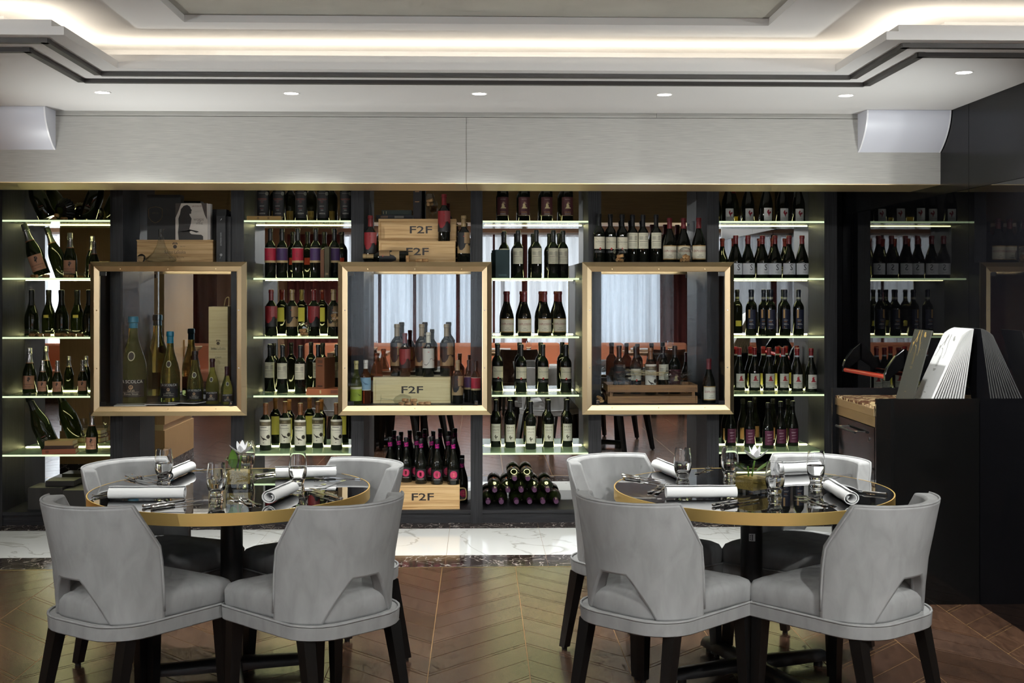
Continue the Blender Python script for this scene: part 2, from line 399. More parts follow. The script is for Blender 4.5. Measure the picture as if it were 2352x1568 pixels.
# white curved boxes under the ceiling on the beam
def curved_box(x0, x1, label):
    H, D, N = 0.205, 0.152, 12
    prof = [(0.0, ZC - 0.001)] + [(0.0, ZC - H)] + [(D * (1 - (1 - t) ** 1.9) ** 0.9, ZC - H + H * t) for t in [i / N for i in range(1, N + 1)]]
    prof[-1] = (D, ZC - 0.001)
    n = len(prof); mb = MB()
    mb.add([(x0, YB0 - a, z) for a, z in prof] + [(x1, YB0 - a, z) for a, z in prof],
           [tuple(range(n)), tuple(range(2 * n - 1, n - 1, -1))] + [(i, i + n, (i + 1) % n + n, (i + 1) % n) for i in range(n)])
    t = thing('wall_speaker', label, 'speaker', (0, 0, 0), 0, 'curved white boxes under the ceiling')
    part('curved_front', mb, mat('white_lacquer', S(214, 216, 226), 0.35), t, SM)
    sc = MB()
    for xx in (x0 + 0.0005, x1 - 0.0085): sc.add([(xx, YB0 - a - 0.002, z - 0.001) for a, z in prof[1:]] + [(xx + 0.008, YB0 - a - 0.002, z - 0.001) for a, z in prof[1:]],
        [(i, i + 1, i + n, i + n - 1) for i in range(n - 2)])
    part('edge_trim', sc, mat('white_edge', S(240, 240, 244), 0.3), t)
curved_box(X(1970, YB0), XR - 0.003, 'white curved-front box against the black wall under the ceiling')
curved_box(-3.4, X(128, YB0), 'white curved-front box at far end of beam, cut by picture edge')

# downlights
def downlight(px, py, lab, at=None, power=125, cone=112, blend=0.9, tilt=9):
    x, y = at or C(px, py)
    t = thing('downlight', lab, 'downlight', (x, y, ZC), 0, 'recessed downlights in the ceiling border')
    part('trim_ring', MB().lathe([(0.034, -0.002), (0.041, -0.002), (0.041, 0.0), (0.034, 0.0), (0.034, -0.002)], 28), M_LIP, t, SM)
    part('lens', MB().lathe([(0, -0.0012), (0.034, -0.0012), (0.034, 0.0), (0, 0.0)], 28), M_LAMP, t)
    l = bpy.data.lights.new('downlight_beam', 'SPOT'); l.energy = power; l.spot_size = math.radians(cone); l.spot_blend = blend; l.shadow_soft_size = 0.034; l.color = (0.985, 1.0, 0.965)
    o = bpy.data.objects.new('downlight_beam', l); COL.objects.link(o); o.parent = t; o.location = (0, 0, -0.012); o.rotation_euler = (math.radians(tilt), 0, 0)
for i, (px, py) in enumerate(((235, 212), (669, 214), (1101, 215), (1526, 217), (1943, 219))):
    downlight(px, py, 'round white downlight, %s from left in the row above the beam' % ('first', 'second', 'third', 'fourth', 'fifth')[i])
downlight(2214, 166, 'round white downlight set apart near the black wall')
for i, (x, y) in enumerate(((-2.9, 1.7), (-1.5, 1.7), (0.0, 1.7), (1.5, 1.7), (2.9, 1.7), (-2.2, 0.95), (-0.75, 0.95), (0.75, 0.95), (2.2, 0.95), (-5.2, 2.4))):  # downlights added on the window side for extra light on chairs and banquette
    downlight(0, 0, 'added white downlight, %s of those over the window side' % ORD[i], (x, y), (92 if x < 0.2 else 190) if y > 1.2 else 75, 100 if y > 1.2 else 120, 0.7, 52 if y > 1.2 else -8)
# uplights added to brighten the ceiling: pillar, side walls, between the windows
def uplight(x, y, z, nx, ny, target, power, lab, cone=86):
    t = thing('added_uplight', lab, 'added lamp', (x, y, z), math.atan2(ny, nx) - PI / 2)
    part('back_plate', MB().box(-.05, .05, 0.0, .012, -.09, .06), M_BRASS, t)
    part('lamp_bowl', MB().lathe([(0, -.05), (.03, -.048), (.06, -.02), (.07, .0), (.064, .0), (.052, -.018), (0, -.04)], 24, (0, .085, 0)), M_BRASS, t, SM)
    l = bpy.data.lights.new('added_uplight_beam', 'SPOT'); l.energy = power; l.spot_size = math.radians(cone); l.spot_blend = 1.0; l.shadow_soft_size = 0.05; l.color = (0.96, 1.0, 0.98)
    o = bpy.data.objects.new('added_uplight_beam', l); COL.objects.link(o)
    p = Vector((x + nx * .085, y + ny * .085, z + .03)); o.location = p
    o.rotation_euler = (Vector(target) - p).to_track_quat('-Z', 'Y').to_euler()
uplight(-2.629, 5.92, 1.05, 1, 0, (0.5, 6.25, 2.6), 100, 'added brass uplight on the tan pillar, outside the picture', 125)
uplight(XR - .001, 5.0, 1.05, -1, 0, (0.6, 6.3, 2.75), 70, 'added brass uplight on the black wall, outside the picture', 110)

uplight(-3.2, YW + .001, 1.75, 0, 1, (-0.8, 5.2, 2.62), 150, 'added brass uplight between the left windows, seen in mirrors', 56)
uplight(XRR - .001, 1.2, 1.75, -1, 0, (0.6, 5.2, 2.62), 170, 'added brass uplight on the far side wall, outside the picture', 56)

# left pillar of tan veneer
pl = thing('pillar_1', None, None); pl['kind'] = 'structure'
part('veneer_shaft', MB().box(-3.50, -2.630, 5.60, 6.62, 0.425, ZC), M_TAN, pl)
part('brass_band', MB().box(-3.49, -2.642, 5.61, 6.61, 0.375, 0.425), M_BRASS, pl)
part('veneer_base', MB().box(-3.50, -2.630, 5.60, 6.62, 0.10, 0.375), M_TAN, pl)
part('marble_plinth', MB().box(-3.50, -2.630, 5.60, 6.62, 0.0, 0.10), M_DMARBLE, pl)

# window wall behind the viewer, seen in the mirrors
ww = MB(); ed = [XL] + [v for w in WINDOWS for v in w] + [XRR]
for i in range(0, len(ed), 2): ww.box(ed[i], ed[i + 1], YW - 0.15, YW, 0, ZC)
for a, b in WINDOWS: ww.box(a, b, YW - 0.15, YW, 0, 0.70); ww.box(a, b, YW - 0.15, YW, 2.40, ZC)
struct('wall_front', ww, mat('peach_wall', S(190, 150, 118), 0.7))
def sheer_material():
    m = bpy.data.materials.new('sheer_curtain'); m.use_nodes = True; n = m.node_tree.nodes; l = m.node_tree.links; n.clear()
    o = n.new('ShaderNodeOutputMaterial'); tr = n.new('ShaderNodeBsdfTransparent'); tl = n.new('ShaderNodeBsdfTranslucent'); df = n.new('ShaderNodeBsdfDiffuse')
    a = n.new('ShaderNodeMixShader'); b = n.new('ShaderNodeMixShader')
    tr.inputs[0].default_value = (0.92, 0.96, 1, 1); tl.inputs[0].default_value = (0.86, 0.9, 0.95, 1); df.inputs[0].default_value = (0.8, 0.82, 0.85, 1)
    b.inputs[0].default_value = 0.3; l.new(tl.outputs[0], b.inputs[1]); l.new(df.outputs[0], b.inputs[2])
    tc = n.new('ShaderNodeTexCoord'); mp = n.new('ShaderNodeMapping'); mp.inputs['Scale'].default_value = (5.0, 0.0, 0.12)
    nz = n.new('ShaderNodeTexNoise'); nz.inputs['Scale'].default_value = 3.0; nz.inputs['Detail'].default_value = 4.0
    rp = n.new('ShaderNodeMapRange'); rp.inputs['From Min'].default_value = 0.35; rp.inputs['From Max'].default_value = 0.65; rp.inputs['To Min'].default_value = 0.32; rp.inputs['To Max'].default_value = 0.95
    l.new(tc.outputs['Object'], mp.inputs['Vector']); l.new(mp.outputs[0], nz.inputs['Vector']); l.new(nz.outputs['Fac'], rp.inputs['Value']); l.new(rp.outputs['Result'], a.inputs[0])
    l.new(tr.outputs[0], a.inputs[1]); l.new(b.outputs[0], a.inputs[2]); l.new(a.outputs[0], o.inputs[0]); return m
M_SHEER = sheer_material(); M_DRAPE = mat('wine_red_drape', S(96, 44, 40), 0.9)
def curtain(name, x0, x1, y, z0, z1, amp, wav, m, label, group):
    n = int((x1 - x0) / wav * 8); mb = MB(); vs = []
    for i in range(n + 1):
        x = x0 + (x1 - x0) * i / n; ph = 2 * PI * (x - x0) / wav
        for z, k in ((z1, 0.5), ((z0 + z1) / 2, 1.0), (z0, 1.25)): vs.append((x, y + amp * k * (math.sin(ph) + 0.4 * math.sin(ph * 0.37 + 1)), z))
    mb.add(vs, [(3 * i + j, 3 * i + 3 + j, 3 * i + 4 + j, 3 * i + 1 + j) for i in range(n) for j in range(2)])
    return tag(ob(name, mb.mesh(name, m, 3.0)), label, 'curtain', group)
for i, (a, b) in enumerate(WINDOWS):
    w = thing('window_%d' % (i + 1), None, None); w['kind'] = 'structure'
    n = max(2, round((b - a) / 1.1))
    for k in range(n + 1):
        x = a + (b - a) * k / n; part('mullion', MB().box(x - 0.03, x + 0.03, YW - 0.13, YW - 0.07, 0.70, 2.40), M_LIP, w)
    for z in (0.70, 2.34): part('window_rail', MB().box(a, b, YW - 0.13, YW - 0.07, z, z + 0.06), M_LIP, w)
    for k in range(n): part('pane', MB().box(a + (b - a) * k / n + .03, a + (b - a) * (k + 1) / n - .03, YW - 0.103, YW - 0.098, 0.76, 2.34), M_WINDOW, w)
    curtain('sheer_curtain', a - 0.05, b + 0.05, YW + 0.10, 0.45, 2.36, 0.030, 0.19, M_SHEER, 'white sheer curtain across %s window, seen in the mirrors' % ('the left', 'the middle', 'the right')[i], 'sheer curtains')
for i, (a, b) in enumerate(((-4.25, -3.75), (-2.75, -1.95), (2.62, 3.12), (0.62, 0.70), (-0.95, -0.90), (1.66, 1.71), (-0.33, -0.27), (-1.45, -1.40), (0.20, 0.23))):
    curtain('drape', a, b, YW + 0.19, 0.25, 2.36, 0.03, 0.115, M_DRAPE, 'wine red drape, %s from left along the mirrored windows' % ORD[[0, 1, 8, 6, 3, 7, 4, 2, 5][i]], 'wine red drapes')

# ------------------------------------------------------------------ mirrored display wall
POSTS = [(-22, 5), (253, 282), (530.5, 560), (806.5, 835.5), (1081, 1108.5), (1351.5, 1381), (1624, 1651.5), (1893.5, 1922.5)]
PX = [(X(a, YS), X(b, YS)) for a, b in POSTS]
SHELF_Z = [2.013, 1.631, 1.242, 0.853, 0.467]
ZBASE = 0.088
SY = 7.725                          # front plane of the showcases
SHOW = [(204, 565), (775, 1129.5), (1338, 1688)]
SX = [(X(a, SY), X(b, SY)) for a, b in SHOW]
SZ0, SZ1 = 0.742, 1.733
unit = thing('wine_display_wall', 'black oak display wall with mirrored backs behind the wine shelves', 'display wall')
for a, b in PX: part('post', MB().box(a, b, YS, YM, 0.0, ZC), M_DARK, unit)
part('end_filler', MB().box(PX[-1][1] + 0.001, XR - 0.002, YS + 0.10, YM + 0.05, 0.0, ZC), M_BLACKSATIN, unit)
for (a, b), (c, d) in zip(PX, PX[1:]):
    part('mirror_panel', MB().box(b + 0.0005, c - 0.0005, YM, YM + 0.008, ZBASE, ZC), M_MIRROR, unit)
    part('base_board', MB().box(b + 0.0005, c - 0.0005, YS + 0.002, YM, ZBASE - 0.022, ZBASE), M_DARKH, unit)
    part('plinth', MB().box(b + 0.0005, c - 0.0005, YS + 0.012, YS + 0.03, 0.0, ZBASE - 0.023), M_DARKH, unit)
BAY = ['leftmost bay', 'bay between left and middle showcases', 'bay between middle and right showcases', 'bay beside the black wall']
# lit glass shelves in bays 0, 2, 4, 6 (cut short where a showcase stands in the way)
for bi, k in enumerate((0, 2, 4, 6)):
    a, b = PX[k][1] + 0.001, PX[k + 1][0] - 0.001
    for si, z in enumerate(SHELF_Z):
        xa, xb = a, b
        if si in (1, 2, 3):
            if bi > 0: xa = SX[bi - 1][1] + 0.001
            if bi < 3: xb = SX[bi][0] - 0.001
        t = thing('glass_shelf', 'lit green glass shelf, %s from top in the %s' % (ORD[si], BAY[bi]), 'shelf', (0, 0, 0), 0, 'lit glass shelves')
        part('glass_pane', MB().box(xa, xb, YS + 0.003, YM - 0.016, z - 0.012, z), M_SHELF, t)
        part('emissive_edge', MB().box(xa, xb, YS, YS + 0.003, z - 0.0115, z - 0.0005), M_EDGE, t, label='front edge of the glass, made to glow by itself')
        part('light_strip', MB().box(xa + 0.012, xb - 0.012, YM - 0.016, YM - 0.004, z - 0.015, z + 0.004), M_LEDSHELF, t, label='glowing strip light along the mirror')

# ------------------------------------------------------------------ glazed brass showcases
M_INBLACK = mat('black_catch_plastic', S(12, 12, 13), 0.3)
for i, (x0, x1) in enumerate(SX):
    t = thing('showcase', ['brass-framed glass showcase holding clear wax-capped bottles', 'brass-framed glass showcase holding the light pine box with letters', 'brass-framed glass showcase holding the wooden crate'][i], 'showcase', (0, 0, 0), 0, 'brass-framed glass showcases')
    z0, z1 = SZ0, SZ1; B, I = 0.030, 0.063
    cx, cz = (x0 + x1) / 2, (z0 + z1) / 2
    prof = [(0.0, 0.034), (0.001, 0.026), (B, 0.0), (B + 0.001, 0.004), (I - 0.004, 0.012), (I, 0.014), (I, 0.034)]   # inset from outer edge, y behind front
    def corner(d, sx, sz): return ((x0 + d) if sx < 0 else (x1 - d), (z0 + d) if sz < 0 else (z1 - d))
    for nm, (s1, s2), m in (('frame_top', ((-1, 1), (1, 1)), M_BRASS), ('frame_bottom', ((1, -1), (-1, -1)), M_BRASS), ('frame_side', ((-1, -1), (-1, 1)), M_BRASSV), ('frame_side', ((1, 1), (1, -1)), M_BRASSV)):
        mb = MB(); n = len(prof)
        A = [(*corner(d, *s1), y) for d, y in prof]; Bq = [(*corner(d, *s2), y) for d, y in prof]
        mb.add([(p[0], SY + p[2], p[1]) for p in A] + [(p[0], SY + p[2], p[1]) for p in Bq],
               [tuple(range(n)), tuple(range(2 * n - 1, n - 1, -1))] + [(k, k + n, (k + 1) % n + n, (k + 1) % n) for k in range(n)])
        fr = part(nm, mb, m, t)
        pos = [(x0 + (x1 - x0) * f, z1 - 0.047 if nm == 'frame_top' else z0 + 0.047) for f in (0.195, 0.5, 0.805)] if nm in ('frame_top', 'frame_bottom') else \
              [(x0 + 0.047 if s1[0] < 0 else x1 - 0.047, z0 + (z1 - z0) * f) for f in (0.31, 0.685)]
        for (sx_, sz_) in pos:
            part('screw', MB().lathe([(0, -0.0016), (0.0036, -0.0012), (0.0042, 0.0012)], 10).xf(Matrix.Translation((sx_, SY + 0.0075, sz_)) @ Matrix.Rotation(-PI / 2, 4, 'X')), M_STEEL if nm == 'frame_side' else M_BRASS, fr, SM)
    I0 = 0.020
    yb = YM - 0.004
    part('side_panel', MB().box(x0 + 0.004, x0 + I0, SY + 0.034, YM - 0.001, z0 + 0.01, z1 - 0.002), M_DARK, t)
    part('side_panel', MB().box(x1 - I0, x1 - 0.004, SY + 0.034, YM - 0.001, z0 + 0.01, z1 - 0.002), M_DARK, t)
    part('top_board', MB().box(x0 + I0, x1 - I0, SY + 0.034, YM - 0.001, z1 - 0.022, z1 - 0.002), M_DARKH, t)
    part('bottom_board', MB().box(x0 + I0, x1 - I0, SY + 0.034, YM - 0.001, z0 + 0.030, z0 + 0.058), M_DARKH, t)
    part('mirror_back', MB().box(x0 + I0 + 0.001, x1 - I0 - 0.001, YM - 0.008, YM - 0.0015, z0 + 0.058, z1 - 0.022), M_MIRROR, t)
    part('lighting_strip', MB().box(x0 + 0.16, x1 - 0.16, SY + 0.08, SY + 0.09, z1 - 0.030, z1 - 0.0225), emit('showcase_led', (1, 0.95, 0.8, 1), 20.0), t)
    d = part('glass_door', MB().box(x0 + I + 0.001, x1 - I - 0.001, SY + 0.018, SY + 0.023, z0 + I + 0.001, z1 - I - 0.001), M_GLASS, t)
    hx = x1 if i == 2 else x0; sg = -1 if i == 2 else 1
    for hz in (z1 - I - 0.028, z0 + I + 0.002):
        part('hinge', MB().box(min(hx + sg * I, hx + sg * (I + 0.04)), max(hx + sg * I, hx + sg * (I + 0.04)), SY + 0.015, SY + 0.027, hz, hz + 0.026), M_INBLACK, d)
    lx = x0 + 0.10 if i == 2 else x1 - 0.10
    lk = part('lock', MB().box(lx - 0.012, lx + 0.012, SY + 0.006, SY + 0.03, z0 + I + 0.002, z0 + I + 0.030), M_INBLACK, d, None, 0.003)
    part('keyhole', MB().lathe([(0, -0.003), (0.006, -0.003), (0.008, 0.0)], 14).xf(Matrix.Translation((lx, SY + 0.006, z0 + I + 0.017)) @ Matrix.Rotation(-PI / 2, 4, 'X')), M_STEEL, lk, SM)
SFLOOR = SZ0 + 0.058                 # floor inside a showcase
STOP = SZ1 - 0.002                   # top of a showcase

# ------------------------------------------------------------------ bottles
def interp(prof, zc, dr):
    out = []
    for (r0, a), (r1, b) in zip(prof, prof[1:]):
        if a < zc < b: t = (zc - a) / (b - a); out.append((r0 + t * (r1 - r0) + dr, zc))
        if b >= zc and b > 0: out.append((r1 + dr if r1 > 0 else 0, b + dr))
    return out
def profile(style, H, R):
    if style == 'bordeaux': P = [(1, .58), (.985, .615), (.90, .655), (.72, .695), (.52, .725), (.41, .755), (.385, .79), (.375, .925), (.43, .93), (.43, .975), (.39, .997), (.30, 1.0)]
    elif style == 'burgundy': P = [(1, .36), (.985, .41), (.93, .465), (.82, .53), (.66, .605), (.50, .675), (.39, .74), (.345, .80), (.33, .925), (.385, .93), (.385, .975), (.35, .997), (.27, 1.0)]
    elif style == 'champagne': P = [(1, .38), (.985, .43), (.92, .49), (.78, .56), (.60, .635), (.46, .705), (.37, .775), (.335, .855), (.40, .865), (.40, .90), (.36, .91), (.37, .975), (.33, .998), (.2, 1.0)]
    elif style == 'prosecco': P = [(.96, .10), (1.0, .25), (1.0, .36), (.96, .43), (.84, .51), (.66, .58), (.50, .65), (.40, .72), (.36, .80), (.385, .90), (.41, .975), (.36, .997), (.2, 1.0)]
    else: P = [(1, .50), (.98, .56), (.9, .62), (.74, .69), (.55, .76), (.42, .83), (.37, .88), (.37, .93), (.43, .935), (.43, .98), (.36, .998), (.3, 1.0)]
    return [(0, 0.003), (R * .62, 0.0), (R * .93, 0.0), (R, H * .018)] + [(R * r, H * z) for r, z in P] + [(0, H)]
def bend(mb, pts, faces, R, lift):
    rr = R + lift
    return mb.add([(rr * math.sin(x / R), -rr * math.cos(x / R), z) for x, z in pts], faces)
def arc_strip(mb, x0, x1, z0, z1, R, lift):
    n = max(2, int(abs(x1 - x0) / R / 0.16)); pts = []
    for i in range(n + 1):
        x = x0 + (x1 - x0) * i / n; pts += [(x, z0), (x, z1)]
    return bend(mb, pts, [(2 * i, 2 * i + 2, 2 * i + 3, 2 * i + 1) for i in range(n)], R, lift)
def arc_poly(mb, poly, R, lift):
    st = R * 0.16; lo = math.floor(min(p[0] for p in poly) / st); hi = math.ceil(max(p[0] for p in poly) / st)
    for k in range(lo, hi):             # cut into narrow strips so that the print follows the round glass
        q = [(x, z) for z, x in clip_poly([(z, x) for x, z in poly], k * st, (k + 1) * st)]
        if len(q) >= 3: bend(mb, q, [tuple(range(len(q)))], R, lift)
    return mb
BOT = {}
GLASS_D = mat('dark_bottle_glass', (0.006, 0.007, 0.005, 1), 0.04, 0.0, 0.6)
GLASS_G = mat('deep_green_bottle_glass', (0.012, 0.016, 0.005, 1), 0.04, 0.0, 0.6)
def bottle_kit(name, style, H, R, glass, cap=None, capz=0.76, label=None, deco=(), back=None, rings=(), cap_mat=None, bands=()):
    """parts of one bottle: list of (name, mesh, parent index)"""
    kit = []; prof = profile(style, H, R)
    kit.append(('body', MB().lathe(prof, 24).mesh('body', glass, SM), None))
    if cap or cap_mat:
        m = cap_mat or mat('capsule_%d_%d_%d' % cap, S(*cap), 0.32, 0.0, 0.5)
        kit.append(('capsule', MB().lathe(interp(prof, H * capz, 0.0007), 20).mesh('capsule', m, SM), None))
    for (za, zb, col) in rings:        # bands around the neck
        pr = [p for p in interp(prof, za * H, 0.0012) if p[1] <= zb * H + .002]
        r0 = interp(prof, za * H, 0.0013)[0][0]; r1 = interp(prof, zb * H, 0.0013)[0][0]
        m = col if not isinstance(col, tuple) else colmat(col, 0.4)
        kit.append(('neck_band', MB().lathe([(r0, za * H), (r1, zb * H)], 20).mesh('neck_band', m, SM), None))
    li = None
    if label:
        z0, z1, half, col = label; li = len(kit)
        kit.append(('label', arc_strip(MB(), -half, half, z0, z1, R, 0.0005).mesh('label', colmat(col, 0.6), SM), None))
    if back:
        z0, z1, half, col = back
        kit.append(('back_label', arc_strip(MB(), -half + PI * R, half + PI * R, z0, z1, R, 0.0005).mesh('back_label', colmat(col, 0.6), SM), None))
    groups = {}
    for d in deco:
        key = ('lettering' if d[0] == 'text' else 'emblem', d[-1]); mb = groups.setdefault(key, MB())
        if d[0] == 'rect': arc_strip(mb, d[1], d[3], d[2], d[4], R, 0.0010)
        elif d[0] == 'text':
            vs, fs = text2d(d[1], d[2]); sx = d[5] if len(d) > 6 else 1.0
            bend(mb, [(d[3] + u * sx, d[4] + w) for u, w in vs], fs, R, 0.0014)
        elif d[0] == 'poly': arc_poly(mb, d[1], R, 0.0012)
    for (nm, col), mb in groups.items():
        kit.append((nm, mb.mesh(nm, colmat(col, 0.5)), li))
    BOT[name] = kit; return kit
def inst(kit, name, label, cat, loc, rz=0.0, group=None, scale=1.0, rot=None):
    t = thing(name, label, cat, loc, rz, group)
    if rot is not None: t.rotation_euler = rot
    if scale != 1.0: t.scale = (scale,) * 3
    made = []
    for nm, me, p in kit:
        o = ob(nm, me, made[p] if p is not None else t); made.append(o)
    return t
def lines(x0, x1, zs, h, col): return [('rect', x0, z, x1, z + h, col) for z in zs]
INK = (60, 56, 54); GOLD = (176, 140, 80); CREAM = (222, 214, 192); RED = (150, 30, 40)
ROOSTER = [(0.004, -0.020), (0.006, -0.020), (0.005, -0.012), (0.009, -0.004), (0.010, 0.0), (0.014, -0.003), (0.018, 0.002), (0.018, 0.009), (0.013, 0.013), (0.008, 0.011), (0.006, 0.006), (0.001, 0.008), (0.004, 0.018), (0.001, 0.024), (-0.003, 0.023), (-0.008, 0.014), (-0.010, 0.006), (-0.006, -0.002), (-0.001, -0.009), (0.001, -0.018)]
EAGLE = [(-0.024, 0.018), (-0.018, 0.016), (-0.008, 0.006), (0.0, 0.002), (0.004, 0.004), (0.006, 0.0), (0.018, -0.006), (0.024, -0.012), (0.014, -0.010), (0.004, -0.009), (-0.002, -0.014), (-0.004, -0.007), (-0.012, 0.0)]
FIGURE = [(-0.016, -0.016), (0.018, -0.016), (0.019, -0.011), (0.010, -0.009), (0.008, 0.004), (0.003, 0.012), (0.016, 0.014), (0.003, 0.017), (-0.004, 0.016), (-0.008, 0.008), (-0.007, -0.002), (-0.011, -0.010)]
def mv(poly, dx, dz, s=1.0): return [(x * s + dx, z * s + dz) for x, z in poly]
def disc(x, z, r, n=16): return [(x + r * math.cos(2 * PI * i / n), z + r * math.sin(2 * PI * i / n)) for i in range(n)]
bottle_kit('explosion', 'burgundy', 0.300, 0.046, GLASS_D, (104, 30, 36), 0.765, (0.022, 0.116, 0.058, CREAM),
    [('rect', -.058, .110, .058, .116, GOLD), ('rect', -.058, .022, .058, .028, GOLD), ('text', 'EXPLOSION', .0200, .002, .078, .92, (150, 44, 44)),
     ('rect', -.010, .050, .010, .052, INK), ('rect', -.020, .038, .020, .040, INK), ('rect', -.012, .097, .012, .098, (170, 130, 120))])
bottle_kit('sinte', 'bordeaux', 0.325, 0.0375, GLASS_D, (26, 26, 28), 0.755, (0.042, 0.160, 0.036, (220, 216, 198)),
    [('rect', -.037, .042, -.0345, .160, (140, 132, 40)), ('rect', .0345, .042, .037, .160, (140, 132, 40)), ('text', 'SINTE', .019, 0, .118, 1.0, (150, 140, 122)),
     ('poly', mv(ROOSTER, -.002, .068, .75), (92, 88, 70)), ('rect', -.022, .100, .022, .1015, (170, 120, 100))] +
    [('poly', disc(x, .140, .005, 10), (168, 160, 136)) for x in (-.02, -.007, .007, .02)], (0.05, 0.15, 0.03, (214, 206, 120)))
bottle_kit('crest_cream', 'bordeaux', 0.325, 0.0385, GLASS_D, (22, 22, 24), 0.755, (0.092, 0.172, 0.045, (216, 208, 184)),
    [('text', 'RONOGRAM', .0105, .004, .138, 1.15, INK), ('rect', -.02, .125, .026, .1262, (150, 140, 120)), ('rect', -.006, .113, .008, .1145, (150, 140, 120)),
     ('poly', [(0, .083), (.008, .093), (0, .103), (-.008, .093)], (168, 24, 28)), ('rect', -.04, .066, .04, .082, (40, 40, 42)), ('rect', -.006, .073, .006, .0755, (150, 148, 140)),
     ('poly', [(-.035, .165), (-.03, .165), (-.005, .143), (-.008, .143)], (180, 172, 150))], (0.12, 0.14, 0.018, (196, 176, 84)))
bottle_kit('data_label', 'bordeaux', 0.325, 0.0375, GLASS_D, (24, 24, 28), 0.755, (0.097, 0.203, 0.040, (216, 210, 186)),
    [('text', 'R I O D E R', .0075, 0, .192, 1.0, (120, 116, 100))] + lines(-.031, -.006, (.176, .168, .160), .0018, INK) + lines(-.031, .012, (.172, .164, .156), .0012, (120, 116, 104)) +
    lines(.010, .030, (.178, .170, .162, .154), .0026, (70, 68, 72)) + lines(-.031, .031, (.143,), .0022, INK) + lines(-.027, .027, (.132, .127, .122, .117, .112), .0011, (130, 126, 112)) + lines(-.012, .012, (.105,), .0012, INK))
for nm, col in (('crimson_band', (178, 30, 58)), ('violet_band', (74, 50, 98))):
    bottle_kit(nm, 'bordeaux', 0.335, 0.0375, GLASS_D, (16, 16, 18), 0.755, (0.113, 0.205, 0.062, col),
        [('rect', -.062, .104, .062, .119, (190, 164, 116)), ('rect', -.062, .201, .062, .205, (214, 200, 180)), ('rect', -.014, .146, .012, .147, INK), ('rect', -.014, .165, .012, .166, INK), ('rect', -.001, .14, .0, .18, INK)],
        (0.10, 0.15, 0.02, (150, 40, 36)))
HILL = [(-.060, .10), (-.045, .118), (-.030, .085), (-.012, .083), (.004, .10), (.012, .124), (.026, .128), (.036, .112), (.050, .118), (.060, .10)]
def hills(R, x0=-.06, x1=.06): return HILL
for nm, cap, top, low, band in (('hills_red', (110, 28, 32), (136, 26, 32), (22, 22, 24), (150, 140, 140)), ('hills_gold', (150, 126, 88), (28, 28, 30), (160, 132, 92), (160, 132, 92)), ('hills_white', (214, 206, 184), (214, 210, 196), (214, 210, 196), (60, 74, 110))):
    dec = [('poly', [(-.060, .062)] + HILL + [(.060, .062)], low), ('rect', -.004, .172, .006, .176, (190, 40, 44))]
    if nm != 'hills_white': dec.append(('rect', .002, .128, .055, .200, (150, 120, 84) if nm == 'hills_gold' else (150, 70, 72)))
    for (a, b), (c, d) in zip(HILL, HILL[1:]): dec.append(('poly', [(a, b - .001), (c, d - .001), (c, d + .003), (a, b + .003)], (14, 14, 16)))
    if nm == 'hills_red': dec.append(('rect', -.06, .062, .0, .082, band))
    bottle_kit(nm, 'bordeaux', 0.312, 0.0405, GLASS_D, cap, 0.765, (0.062, 0.200, 0.060, top), dec, (0.085, 0.185, 0.026, (206, 196, 110)))
bottle_kit('eagle', 'bordeaux', 0.318, 0.0395, GLASS_D, (132, 84, 52), 0.755, (0.036, 0.208, 0.050, (222, 216, 200)),
    [('rect', -.05, .166, .05, .194, (104, 92, 72)), ('rect', -.016, .174, .012, .188, (160, 146, 110)), ('rect', -.03, .155, .018, .159, (44, 40, 38)),
     ('text', 'Gomantine', .0145, -.004, .137, 1.0, (66, 62, 58)), ('rect', -.010, .121, .024, .1225, (150, 146, 136)), ('poly', mv(EAGLE, -.002, .082, 1.0), (48, 38, 30)),
     ('poly', disc(.029, .093, .0135), (52, 46, 40)), ('rect', -.008, .05, .002, .056, (150, 140, 130))], (0.06, 0.19, 0.03, (204, 196, 110)))
bottle_kit('tall_black_label', 'bordeaux', 0.330, 0.0420, GLASS_D, (16, 16, 18), 0.755, (0.020, 0.200, 0.045, (30, 30, 32)),
    [('text', 'FENOMENO', .0125, 0, .148, 1.0, (150, 72, 56)), ('rect', -.024, .187, .024, .189, (140, 136, 128)), ('rect', -.026, .139, .026, .140, (150, 120, 110)), ('poly', disc(0, .130, .010), (62, 30, 28)),
     ('rect', -.018, .100, .014, .1035, (130, 126, 120)), ('rect', -.014, .084, .010, .0865, (120, 40, 40)), ('rect', -.008, .073, .010, .0755, (150, 146, 138)), ('rect', -.02, .052, .022, .0555, (150, 146, 138)), ('rect', -.022, .047, .022, .0485, (150, 146, 138)),
     ('poly', disc(.034, .186, .013), (120, 120, 112))], (0.02, 0.10, 0.024, (98, 78, 36)))
bottle_kit('maroon_label', 'bordeaux', 0.330, 0.0395, GLASS_D, (16, 16, 18), 0.755, (0.042, 0.168, 0.050, (74, 30, 34)),
    [('text', 'MAVRIO', .0095, 0, .152, 1.0, (150, 130, 120)), ('poly', mv(FIGURE, 0, .108, 1.1), (196, 176, 130)), ('poly', disc(.004, .128, .008), (140, 110, 90)), ('text', 'merabia', .0125, 0, .066, 1.0, (196, 150, 96)), ('rect', -.02, .052, .02, .0545, (200, 196, 190)), ('rect', -.05, .042, .05, .0455, (190, 170, 130))],
    (0.03, 0.07, 0.02, (180, 150, 60)))
bottle_kit('rooster', 'burgundy', 0.305, 0.044, GLASS_D, (96, 26, 32), 0.77, (0.004, 0.092, 0.029, (226, 224, 222)),
    [('poly', mv(ROOSTER, .001, .056, 1.0), (146, 24, 44)), ('text', 'La Cle Rose', .0068, 0, .027, 1.0, (130, 126, 124))], (0.006, 0.066, 0.026, (190, 158, 36)))
